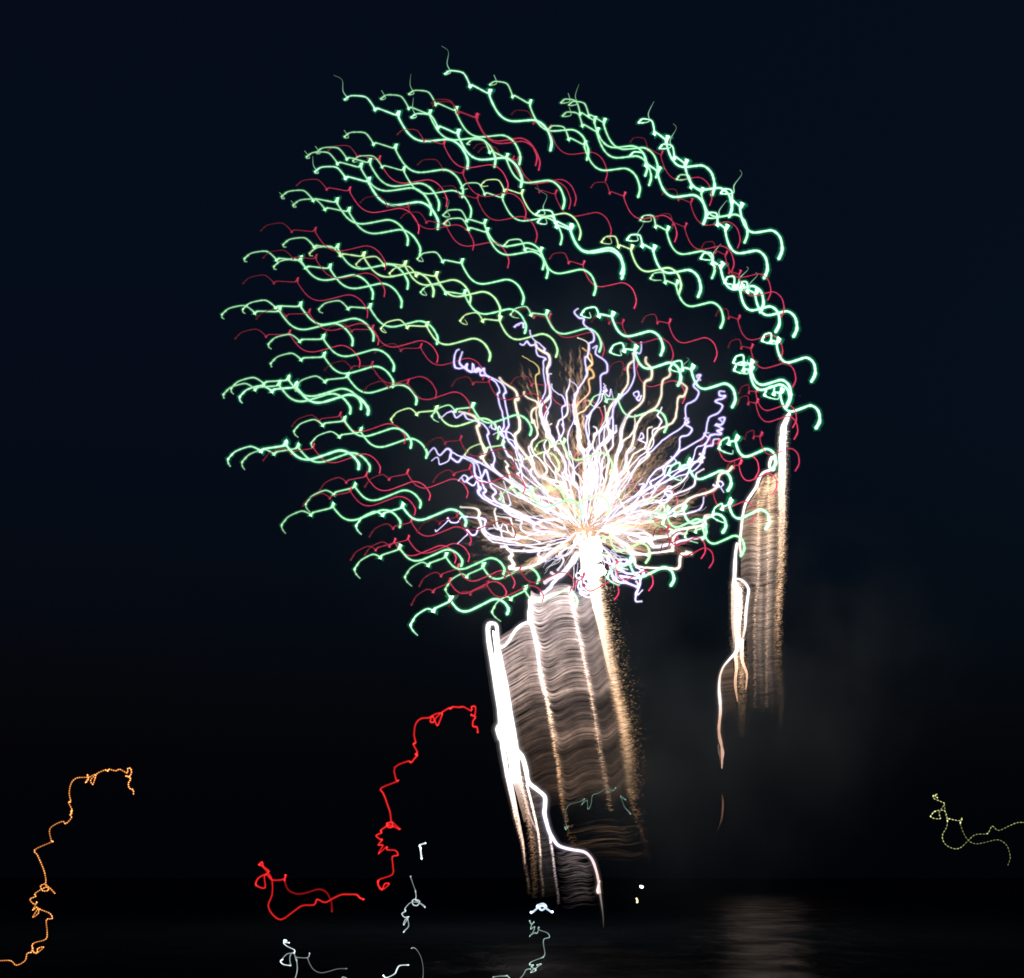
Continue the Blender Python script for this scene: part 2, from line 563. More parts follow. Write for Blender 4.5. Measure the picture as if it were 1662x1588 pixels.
# ------------------------------------------------------------------ white burst in the middle: streamers from tip to heart
# (colour, width, [(frame, points) ...], run on to the heart)
WHITE = [
 ('v',1.5,[('1',[(440,60),(400,80),(375,170),(375,260),(400,300),(500,295),(540,245),(540,310),(600,350),(615,245),(640,335),(680,300),(720,390),(780,400),(900,470),(960,600),(935,640),(960,760),(1000,900),(1020,1040),(985,1110),(1010,1180),(1010,1290),(1060,1420)]),('P',[(832,745),(850,772),(885,800)])],1),
 ('v',1.7,[('1',[(480,90),(460,160),(450,240),(500,290),(560,330),(660,350),(690,300),(720,340),(755,305),(790,390),(980,490),(1040,600),(1010,650),(1050,830),(1080,1020),(1040,1110),(1060,1210),(1130,1300),(1230,1420)]),('5',[(140,580),(150,680),(240,780),(330,890),(430,1000),(430,1040)])],0),
 ('c',2.2,[('1',[(960,420),(1000,480),(1150,580),(1200,690),(1160,720),(1190,880),(1220,1000),(1210,1100),(1155,1170),(1190,1290),(1300,1430),(1390,1530)]),('5',[(270,660),(330,790),(420,840),(560,880),(690,920),(680,990),(780,1030)])],1),
 ('c',2.2,[('1',[(440,860),(560,890),(640,930),(700,1020),(665,1060),(700,1180),(740,1310),(780,1390),(730,1450)]),('4',[(730,170),(800,280),(1000,430),(1200,580),(1400,700)])],1),
 ('v',1.5,[('1',[(170,880),(200,940),(340,850),(400,940),(500,880),(540,950),(730,1010),(820,1130),(800,1180),(850,1330),(900,1470),(860,1560)]),('4',[(860,270),(900,340),(1000,430),(1150,520)])],1),
 ('v',1.7,[('4',[(30,150),(110,60),(190,150),(280,70),(340,110),(330,180),(420,240),(480,180),(540,180),(700,240),(900,370),(1100,500),(1300,620),(1500,740)])],1),
 ('v',1.2,[('4',[(80,220),(160,180),(190,270),(300,220),(340,120),(440,160),(560,210),(740,260)])],0),
 ('v',2.0,[('4',[(500,160),(620,260),(640,370),(690,540),(710,580),(680,620),(740,700),(900,790),(1100,880),(1300,970),(1400,1020),(1420,1110)])],1),
 ('v',1.7,[('4',[(600,230),(680,280),(720,440),(750,560),(790,610),(750,650),(830,720),(1000,800),(1200,900)])],1),
 ('v',1.7,[('4',[(470,430),(510,500),(610,420),(720,440),(770,350),(800,390),(850,540),(910,630),(870,690),(930,760),(1060,830),(1220,920)])],0),
 ('v',1.2,[('4',[(1010,490),(1060,640),(1100,780),(1070,810),(1160,880),(1300,960)])],0),
 ('c',1.9,[('4',[(450,820),(650,840),(700,890),(690,950),(720,1040),(740,1130),(820,1210),(1000,1250),(1200,1290),(1400,1340),(1588,1350)])],1),
 ('v',1.7,[('4',[(510,940),(660,960),(740,970),(780,1000),(760,1080),(790,1150),(900,1200),(1100,1230),(1250,1220),(1400,1160),(1588,1130)])],1),
 ('v',1.3,[('4',[(420,1290),(540,1170),(540,1110),(600,1180),(660,1160),(690,1090),(750,1110),(780,1170),(850,1260),(1000,1290),(1200,1310)])],1),
 ('v',1.1,[('4',[(130,1110),(150,1130),(290,1000),(290,960),(330,1020),(420,1010),(470,950),(540,940)])],0),
 ('v',1.1,[('4',[(820,1100),(930,1090),(980,1130),(990,1200),(1100,1260)])],0),
 ('c',1.3,[('4',[(930,940),(1080,960),(1110,1000),(1150,1180),(1180,1240)])],0),
 ('w',2.2,[('4',[(980,1330),(1040,1330),(1080,1370),(1250,1385),(1450,1370)])],1),
 ('c',2.6,[('7',[(50,500),(90,560),(60,600),(110,690),(60,730),(200,740),(400,690),(520,590),(640,490),(800,380),(900,290)])],1),
 ('w',3.0,[('7',[(660,580),(800,560),(900,440),(980,330)])],1),
 ('w',3.4,[('7',[(470,1060),(560,1000),(640,900),(740,800),(850,700),(950,560),(1000,400)])],1),
 ('w',3.2,[('7',[(510,920),(600,860),(700,820),(820,690),(900,560)])],1),
 ('w',2.8,[('7',[(590,790),(700,850),(790,760),(900,600)])],1),
 ('v',1.7,[('7',[(1120,1110),(1040,1100),(970,1060),(980,1000),(1050,1010),(1060,1050),(1000,1050),(940,980),(960,920),(1040,930),(1050,980),(990,990),(970,900),(960,860),(1020,880),(1060,800),(1080,650)])],1),
 ('v',1.5,[('8',[(490,1160),(420,1160),(410,1080),(440,1000),(480,880),(500,780),(420,720)])],0),
 ('v',1.3,[('8',[(500,1015),(430,1080),(470,930),(440,820),(500,760),(520,800)])],0),
 ('v',2.3,[('8',[(430,980),(340,940),(200,910),(130,870),(100,780),(60,600)])],1),
 ('v',2.0,[('8',[(420,900),(440,970),(300,920),(200,840),(300,850),(420,860),(440,800),(300,800),(150,720)])],1),
 ('c',2.1,[('8',[(1060,520),(1130,540),(1060,550),(1000,560),(980,640),(960,730),(830,740),(600,730),(420,700),(380,580),(250,470),(100,300)])],0),
 ('c',2.2,[('8',[(1040,290),(960,290),(900,350),(890,480),(860,510),(700,530),(450,560),(350,520),(250,420),(100,300)])],0),
 ('c',2.4,[('8',[(1380,60),(1310,60),(1300,150),(1260,190),(1100,215),(960,240),(800,320),(640,340),(540,280),(340,290),(150,230)])],1),
 ('w',2.4,[('8',[(1300,340),(1100,360),(900,410),(780,440),(650,450),(580,350),(450,330),(250,270),(100,240)])],1),
 ('c',2.1,[('6',[(1500,450),(1490,470),(1450,510),(1340,560),(1310,650),(1280,740),(1150,800),(960,860),(880,930),(760,990),(640,1080),(450,1050),(250,1090),(50,1150)])],1),
 ('v',1.2,[('6',[(1390,790),(1350,730),(1380,690),(1350,650),(1300,660),(1330,720),(1250,690),(1290,720)])],0),
 ('v',1.5,[('6',[(1130,850),(1110,960),(1050,1020),(900,1060),(760,1080),(600,1120),(420,1090),(200,1180)])],1),
 ('v',1.5,[('6',[(690,890),(660,830),(720,820),(690,770),(630,790),(680,860),(570,900),(560,930)])],0),
 ('v',1.9,[('3',[(1400,1060),(1350,1010),(1410,1000),(1380,1080),(1310,1080),(1390,1130),(1330,1150),(1370,1190),(1270,1200)]),('6',[(1200,80),(1150,190),(1110,300),(1040,390),(900,480),(800,530),(640,650),(470,720),(330,820),(200,950),(50,1050)])],1),
 ('v',1.7,[('6',[(1320,100),(1260,110),(1240,190),(1160,200),(1130,310),(1060,460),(930,540),(730,610),(560,700),(400,900),(250,980)])],1),
 ('v',1.7,[('3',[(1420,690),(1350,690),(1360,740),(1420,740),(1380,780),(1310,800),(1390,860),(1330,950),(1230,1000),(1200,1150),(1150,1240),(1000,1330),(880,1400),(840,1440)]),('6',[(620,450),(600,560),(450,650),(440,720),(300,800),(150,900),(0,980)])],1),
 ('v',1.7,[('3',[(1130,560),(1090,510),(1135,500),(1100,560),(1050,625),(1110,705),(1060,800),(960,860),(940,1080),(720,1240),(560,1390)]),('P',[(1035,753),(1015,790),(985,825)])],1),
 ('v',1.7,[('3',[(990,1010),(950,1000),(990,1050),(950,1070),(1030,1130),(990,1200),(900,1230),(880,1370),(840,1440)]),('6',[(700,390),(610,450),(520,500),(420,620),(380,700),(250,830),(100,930)])],1),
 ('c',2.0,[('3',[(900,580),(970,640),(940,740),(870,770),(850,950),(800,1060),(640,1140),(560,1250),(510,1380),(520,1450),(400,1560)]),('P',[(1020,775),(1000,800),(980,830)])],1),
 ('c',2.1,[('3',[(770,440),(770,510),(690,570),(670,750),(600,880),(450,980),(370,1130),(340,1290),(270,1420),(260,1520)]),('P',[(1012,765),(1000,785),(985,800),(972,830)])],1),
 ('c',2.2,[('3',[(500,290),(490,350),(560,430),(550,540),(480,590),(460,800),(300,950),(230,1080),(200,1250),(170,1400),(130,1550)]),('P',[(996,770),(985,795),(970,825)])],1),
 ('c',2.1,[('3',[(340,240),(350,330),(280,400),(280,600),(150,790),(80,870),(40,1000),(60,1200),(10,1300),(60,1480)]),('P',[(985,765),(980,790),(965,825)])],1),
 ('v',1.8,[('3',[(440,110),(430,240),(350,250),(360,500),(300,660),(190,770),(110,900),(110,1100),(100,1190),(30,1290)]),('5',[(1120,450),(1110,560),(1160,760),(1100,860),(1060,960)])],1),
 ('v',1.6,[('2',[(940,90),(890,130),(940,200),(1010,220),(1010,290),(1130,400),(1140,500),(1080,540),(1080,600),(1060,700),(1030,730),(1040,850),(1040,960),(930,1150),(890,1260),(880,1400),(900,1580)]),('5',[(830,100),(860,300),(870,450),(950,560),(1000,700),(950,800),(980,880)])],1),
 ('v',1.8,[('2',[(1130,600),(1180,570),(1170,670),(1300,780),(1310,900),(1230,960),(1230,1180),(1160,1350),(1060,1480)]),('5',[(980,50),(960,200),(1000,380),(1020,460),(980,540),(1030,680),(980,800)])],1),
 ('c',1.4,[('2',[(930,460),(1070,540),(1060,700),(1120,800),(1060,860),(1050,960),(930,1150),(900,1300),(920,1450)]),('5',[(850,200),(860,400),(940,520),(940,700),(960,820)])],1),
 ('o',1.5,[('2',[(990,600),(1100,680),(1120,800),(1060,860),(1120,880),(1140,970),(1080,1010),(1080,1170),(930,1330),(900,1450)]),('5',[(860,150),(880,300),(900,430),(1000,560),(940,760)])],1),
 ('o',1.3,[('2',[(1070,1270),(1090,1310),(1020,1400),(930,1460)]),('5',[(870,140),(900,330)])],0),
 ('v',1.6,[('2',[(320,370),(340,460),(500,590),(500,640),(560,690),(580,800),(540,870),(550,1000),(580,1180),(470,1330),(470,1450),(520,1588)]),('5',[(430,100),(470,230),(550,360),(540,420),(650,560),(700,720),(660,800),(760,900),(870,1010)])],1),
 ('c',2.0,[('2',[(390,510),(400,580),(480,640),(560,690),(570,790),(540,870),(550,1000),(580,1150),(560,1250),(470,1330),(450,1440),(500,1560)]),('5',[(420,160),(500,290),(560,430),(620,520),(690,640),(700,780),(740,870)])],1),
 ('v',1.6,[('2',[(180,300),(110,330),(210,270),(240,330)])],0),
 ('v',1.5,[('2',[(190,540),(240,560),(280,510),(320,560),(400,560),(410,680),(520,730),(490,780),(500,950),(520,1150),(450,1300),(450,1450)]),('5',[(380,60),(420,200),(540,400)])],0),
 ('y',1.2,[('2',[(220,700),(390,800),(440,910),(390,970),(420,1200),(430,1300),(400,1400)]),('5',[(330,80),(340,200)])],0),
 ('c',1.8,[('2',[(245,1160),(260,1220),(400,1290),(420,1350),(340,1420),(350,1560)]),('5',[(280,100),(340,280),(260,390),(280,510),(400,640),(460,740),(430,830),(560,930),(700,1000)])],1),
 ('v',1.3,[('2',[(600,930),(560,960),(590,1240),(570,1350),(510,1450),(500,1550)])],0),
 ('v',1.4,[('2',[(600,1060),(620,1140),(740,1220),(780,1330),(730,1380),(750,1588)]),('5',[(660,150),(670,260),(580,390),(560,480)])],0),
 ('v',1.5,[('5',[(900,640),(800,740),(790,860),(850,940)])],1),
 ('v',1.5,[('5',[(740,590),(740,730),(780,880),(860,980)])],1),
 ('w',2.2,[('5',[(1230,0),(1240,200),(1280,270),(1120,450),(1080,560),(1110,760),(1060,870),(1100,960)])],1),
 ('w',2.4,[('5',[(1490,30),(1400,250),(1430,420),(1350,560),(1330,750),(1280,850),(1240,1040)])],1),
 ('w',2.2,[('5',[(1588,450),(1480,560),(1480,700),(1360,840),(1340,1000),(1240,1160)])],1),
 ('o',1.3,[('5',[(1260,630),(1160,760),(1190,870),(1160,940)])],0),
 ('o',1.3,[('5',[(1010,560),(1060,700),(1080,760),(1030,800),(1010,740),(970,800),(1000,920)])],1),
 ('w',2.7,[('5',[(100,1050),(300,1140),(500,1250),(700,1350),(850,1390)])],1),
 ('w',2.7,[('5',[(0,1240),(200,1350),(300,1430),(450,1380),(700,1390)])],1),
 ('w',2.5,[('5',[(0,850),(150,960),(300,1060),(480,1120),(640,1220),(760,1330)])],1),
 ('w',2.3,[('6',[(0,1330),(200,1340),(380,1400),(480,1490),(600,1480)])],0),
 ('v',1.3,[('3',[(370,750),(350,710),(400,690),(410,740),(380,770),(420,800),(440,740)])],0),
 ('v',1.2,[('2',[(1300,1080),(1270,1110),(1310,1150),(1260,1150),(1340,1220),(1360,1130)])],0),
 ('v',1.3,[('3',[(400,1260),(440,1180),(470,1230),(420,1260),(490,1300),(480,1360)])],0),
 ('v',1.5,[('6',[(300,690),(350,680),(370,710),(330,730),(280,800),(180,880)])],0),
 ('w',2.2,[('P',[(905,926),(915,910),(908,898),(930,885)])],1), ('w',2.2,[('P',[(1052,902),(1030,895),(1012,880),(985,872)])],1),
 ('w',2.0,[('P',[(1046,862),(1020,858),(1000,866),(975,862)])],1), ('w',2.0,[('P',[(1060,846),(1036,850),(1010,846),(985,855)])],1),
 ('w',2.3,[('P',[(1000,940),(998,915),(985,895),(965,880)])],1), ('w',2.3,[('P',[(1010,925),(992,905),(975,885)])],1),
]
TIP = {'v': (0.80, 0.75, 1.02), 'c': (1.0, 0.92, 0.72), 'w': (1.0, 0.95, 0.98), 'o': (0.85, 0.55, 0.22), 'y': (0.70, 0.58, 0.24)}
HALO = {'v': (0.10, 0.08, 0.24), 'c': (0.14, 0.115, 0.075), 'w': (0.14, 0.10, 0.16), 'o': (0.16, 0.07, 0.015), 'y': (0.10, 0.07, 0.01)}
WORD = {'v': 'violet tipped white', 'c': 'cream tipped white', 'w': 'thick blazing white', 'o': 'amber', 'y': 'thin yellow'}
HOT = (1.25, 1.18, 1.25)
# many streamers fly in pairs: a fainter companion a few degrees beside its neighbour
PAIRS = []
for i, (ck, wd, segs, run) in enumerate(WHITE):
    if not run:
        continue
    q = []
    for z, w in segs:
        q += pl(z, w)
    if max(math.hypot(p[0] - WC[0], p[1] - WC[1]) for p in q) < 95:
        continue
    an = math.radians(random.choice((-1, 1)) * random.uniform(3.0, 6.5))
    sc = random.uniform(0.62, 0.88)
    ca, sa = math.cos(an) * sc, math.sin(an) * sc
    q = [(WC[0] + (x - WC[0]) * ca - (y - WC[1]) * sa, WC[1] + (x - WC[0]) * sa + (y - WC[1]) * ca) for x, y in q]
    q = [p for p in q if math.hypot(p[0] - WC[0], p[1] - WC[1]) > 62]
    if len(q) < 5:
        continue
    PAIRS.append(('w' if random.random() < 0.45 else ck, wd * 0.72, [('P', q[len(q) // 5:])], 0))
whites = []
for i, (ck, wd, segs, run) in enumerate(WHITE + PAIRS):
    pts = []
    for z, q in segs:
        pts += pl(z, q)
    if run:
        e = pts[-1]
        t = (WC[0] + random.uniform(-12, 12), WC[1] + random.uniform(-8, 26))
        for s in (0.35, 0.7, 1.0):
            pts.append((e[0] + (t[0] - e[0]) * s + random.uniform(-4, 4) * (1 - s), e[1] + (t[1] - e[1]) * s + random.uniform(-4, 4) * (1 - s)))
    sm, par = spline(pts, 5)
    sm = [(p[0] + 1.1 * noise.noise(Vector((p[0] * 0.14, p[1] * 0.14, i))), p[1] + 1.1 * noise.noise(Vector((p[0] * 0.14, p[1] * 0.14, i + 50)))) for p in sm]
    rmax = max(math.hypot(p[0] - WC[0], p[1] - WC[1]) for p in sm)
    z = math.sqrt(max(0, 300.0 ** 2 - rmax ** 2)) * mpp(D0) * (1 if (i * 37) % 11 < 5 else -1) * 0.6
    P3, rad, col, h1, h2 = [], [], [], [], []
    for j, p in enumerate(sm):
        r = math.hypot(p[0] - WC[0], p[1] - WC[1])
        dep = D0 - 2 + z * r / max(rmax, 1)
        P3.append(place(p, dep))
        t = max(0, min(1, 1 - (r - 105) / 165))
        q0, q1 = sm[max(0, j - 1)], sm[min(len(sm) - 1, j + 1)]
        sp = math.hypot(q1[0] - q0[0], q1[1] - q0[1]) / 2
        dwell = max(0.75, min(1.3, (3.2 / (sp + 0.8)) ** 0.4))
        e = min(1.0, 0.35 + j / 16)
        w = wd * (0.86 if ck == 'v' else 0.94) * (1.0 + 0.16 * min(1, 2 * t) - 0.50 * max(0, 1 - r / 95)) * dwell * (0.75 + 0.25 * e)
        rad.append(w * mpp(dep))
        col.append(mul(mix(TIP[ck], HOT, t), (0.5 + 0.5 * e) * (0.7 + 0.3 * dwell)))
        h1.append(mul(HALO[ck], (0.8 - 0.35 * t) * e))
        h2.append(mul(HALO[ck], 0.13 * e))
    mb = MB()
    mb.tube(P3, rad, col)
    o = mb.build('white_streamer', M_STAR, origin=P3[0].copy())
    shells(o, P3, rad, (('glow_sheath', 1.7, h1), ('outer_glow', 3.0, h2)))
    whites.append((o, sm[0], ck, rmax))
sect = {}
for s in whites:
    h, r = clock(s[1], WC)
    sect.setdefault(h, []).append((r, s))
for h, L in sect.items():
    L.sort(key=lambda q: -q[0])
    for n, (r, s) in enumerate(L):
        pos = 'longest' if n == 0 else ORD[n] + ' longest'
        tag(s[0], '%s crooked streamer, %s at %s o\'clock from the white heart' % (WORD[s[2]], pos, HRS[h]), 'firework streamer',
            'white streamers of the inner burst')

# heart of the burst
hb = MB()
for k in range(30):
    a = random.uniform(0, 2 * math.pi)
    r = abs(random.gauss(0, 6))
    hb.blob(place((WC[0] - 4 + math.cos(a) * r * 0.8, WC[1] + 2 + math.sin(a) * r * 1.2), D0 - 3 + random.uniform(-1, 1)), mpp(D0) * random.uniform(3, 6.5), (1.6, 1.45, 1.3), k)
for k in range(54):
    y = random.uniform(4, 68)
    x = 6 + y * 0.13 + random.gauss(0, 7)
    hb.blob(place((WC[0] + x, WC[1] + y), D0 - 3 + random.uniform(-1, 1)), mpp(D0) * random.uniform(4, 8), (1.6, 1.5, 1.4), k)
heart = hb.build('burst_heart', M_HEART, origin=place(WC, D0))
tag(heart, 'blazing white and orange heart where all the white streamers meet', 'firework')
ob = MB()
for k in range(120):
    a = random.uniform(0, 2 * math.pi)
    L = random.uniform(16, 52)
    P = []
    for j in range(7):
        r = 4 + L * j / 6
        P.append(place((WC[0] - 3 + math.cos(a) * r + random.uniform(-1.6, 1.6), WC[1] - 4 + math.sin(a) * r * 0.9 + random.uniform(-1.6, 1.6)), D0 - 4 + random.uniform(-1, 1)))
    ob.tube(P, [mpp(D0) * 1.15 * (1 - 0.12 * j) for j in range(7)], [mul(mix((1.05, 0.50, 0.22), (1.2, 0.86, 0.62), random.random()), 1 - 0.1 * j) for j in range(7)], 5)
tag(ob.build('orange_rays', M_STAR, parent=heart, origin=place(WC, D0)), kind='stuff')


# fine jittery filaments between the streamers, nobody could count them
def tangle():
    rnd = random.Random(5)
    mb = MB()
    for k in range(150):
        a = rnd.uniform(-math.pi, math.pi)
        if 0.9 < a < 2.3 and rnd.random() < 0.8:
            continue
        r0 = rnd.uniform(6, 80)
        up = math.sin(a) < -0.15
        r1 = r0 + rnd.uniform(35, 120) if up else min(r0, 45) + rnd.uniform(25, 60)
        r0 = r0 if up else min(r0, 45)
        x, y = WC[0] + math.cos(a) * r0, WC[1] + math.sin(a) * r0 * 0.95
        n = int((r1 - r0) / 5) + 3
        zz = rnd.uniform(-0.5, 0.5)
        c = mix((1.0, 0.92, 1.0), (1.0, 0.70, 0.45), rnd.random() ** 2)
        if rnd.random() < 0.3:
            c = (0.8, 0.72, 1.05)
        P, K, R_ = [], [], []
        d = a + rnd.gauss(0, 0.15)
        for j in range(n):
            d += rnd.gauss(0, 0.38)
            d += (a - 0.12 - d) * 0.25
            x += math.cos(d) * 5
            y += math.sin(d) * 5 - 0.35 * j / n
            q = math.hypot(x - WC[0], y - WC[1])
            P.append(place((x, y), D0 - 1 + zz * q * mpp(D0)))
            f = 1 - 0.45 * (j / n) ** 1.5
            K.append(mul(c, f * (1.0 if q < 80 else 0.85)))
            R_.append(mpp(D0) * rnd.uniform(0.7, 1.25) * (0.6 if q < 55 else 1) * (1 - 0.6 * j / n))
        mb.tube(P, R_, K, 5)
    o = mb.build('filament_tangle', M_STAR, origin=place(WC, D0))
    tag(o, 'fine tangle of thin white and peach filaments around the blazing heart', 'firework sparks', kind='stuff')


tangle()

# golden spark haze sprayed from the heart
def spray():
    mb = MB()
    rnd = random.Random(3)
    plumes = []
    for k in range(64):
        a = rnd.uniform(-math.pi - 0.15, 0.25)
        plumes.append((a, rnd.uniform(0.03, 0.09), rnd.uniform(120, 225), rnd.uniform(0.4, 1.0)))
    plumes += [(math.radians(x), .03, l, b) for x, l, b in ((-93, 345, 1.6), (-95, 335, 1.4), (-91, 330, 1.2), (-78, 300, .5), (-110, 330, .9), (-113, 300, .7), (-62, 290, .6), (-55, 280, .6), (-48, 250, .8),
                (-170, 225, .9), (-166, 215, .7), (-175, 205, .7), (176, 180, .8), (-160, 200, .5), (-20, 210, .9), (-14, 200, .9), (-10, 180, .7), (-30, 210, .6), (150, 130, 1.2), (153, 120, 1.2), (118, 70, .8), (14, 120, .7), (22, 110, .6))]
    for a0, sp, L, b in plumes:
        for q in range(80):
            a = a0 + rnd.gauss(0, sp)
            r0 = rnd.uniform(25, L * 0.85)
            ln = rnd.uniform(5, 26)
            zz = rnd.uniform(-0.5, 0.5)
            P, cl, rr = [], [], []
            n = 4
            ph = rnd.uniform(0, 6)
            for j in range(n + 1):
                r = r0 + ln * j / n
                w = 1.5 * math.sin(j * 2.1 + ph)
                x = WC[0] + math.cos(a) * r + w
                y = WC[1] + math.sin(a) * r + w * 0.6
                P.append(place((x, y), D0 + 4 + zz * r * mpp(D0)))
                f = b * max(0.05, 1 - r / (L * 1.05)) ** 0.6 * (1 - abs(j / n - 0.5) * 1.5)
                cl.append(mul((0.165, 0.100, 0.060), f * rnd.uniform(0.25, 1.4)))
                rr.append(mpp(D0) * rnd.uniform(0.9, 1.9))
            mb.tube(P, rr, cl, 4)
    o = mb.build('golden_spark_haze', M_SPARK, origin=place(WC, D0))
    tag(o, 'brown gold haze of fine sparks sprayed out behind the white streamers', 'firework sparks', kind='stuff')


spray()


# ------------------------------------------------------------------ comets with their spark curtains
def lerp_poly(P, y):
    """x of a line through points sorted by y"""
    if y <= P[0][1]:
        return P[0][0]
    for (x0, y0), (x1, y1) in zip(P, P[1:]):
        if y <= y1:
            return x0 + (x1 - x0) * (y - y0) / max(1e-6, y1 - y0)
    return P[-1][0]


def line_tube(mb, pts, rad, col, dep, sub=4, jit=0.0, rnd=random, halo=None, scale=1.0):
    sm, par = spline(pts, sub)
    P, R_, K = [], [], []
    for p, t in zip(sm, par):
        P.append(place((p[0] + rnd.uniform(-jit, jit), p[1]), dep))
        i = t * (len(rad) - 1)
        a = int(min(i, len(rad) - 2)) if len(rad) > 1 else 0
        R_.append(mpp(dep) * (rad[a] + (rad[a + 1] - rad[a]) * (i - a) if len(rad) > 1 else rad[0]))
        i = t * (len(col) - 1)
        a = int(min(i, len(col) - 2)) if len(col) > 1 else 0
        K.append(mix(col[a], col[a + 1], i - a) if len(col) > 1 else col[0])
    R_ = [r * scale * (1 + 0.13 * noise.noise(Vector((p[0] * 0.11, p[1] * 0.11, dep)))) for r, p in zip(R_, sm)]
    mb.tube(P, R_, K, 8)
    if halo is not None:  # soft bloom added as wider, fainter clear tubes
        q = mpp(dep)
        halo.tube(P, [r * 1.22 + 0.5 * q for r in R_], [mul(c, 0.055) for c in K], 8)
        halo.tube(P, [r * 1.5 + 1.3 * q for r in R_], [mul(c, 0.020) for c in K], 8)
        halo.tube(P, [r * 1.9 + 3.0 * q for r in R_], [mul(c, 0.0065) for c in K], 8)


def glitter(mb, axis, wl, wr, col, dep, n, y0, y1, rnd, size=(0.5, 1.3), slant=-0.35, depth=2.5, power=1.0, ln=(2, 7)):
    """many short glittering sparks round a falling column"""
    for k in range(n):
        y = y0 + (y1 - y0) * rnd.random() ** power
        t = (y - y0) / (y1 - y0)
        s = rnd.gauss(0, 0.42)
        x = lerp_poly(axis, y) + (s * wr if s > 0 else s * wl)
        L = rnd.uniform(*ln)
        P = [place((x - L / 2, y - slant * -L / 2 + 0.6), dep + rnd.uniform(-depth, depth)), None, None]
        dd = P[0].y
        P[1] = place((x, y - 0.8), dd)
        P[2] = place((x + L / 2, y + slant * L / 2), dd)
        i = t * (len(col) - 1)
        a = int(min(i, len(col) - 2))
        c = mul(mix(col[a], col[a + 1], i - a), rnd.uniform(0.25, 1.5) * math.exp(-s * s * 1.5))
        r = mpp(dep) * rnd.uniform(*size)
        mb.tube(P, [r * 0.5, r, r * 0.5], c, 4)


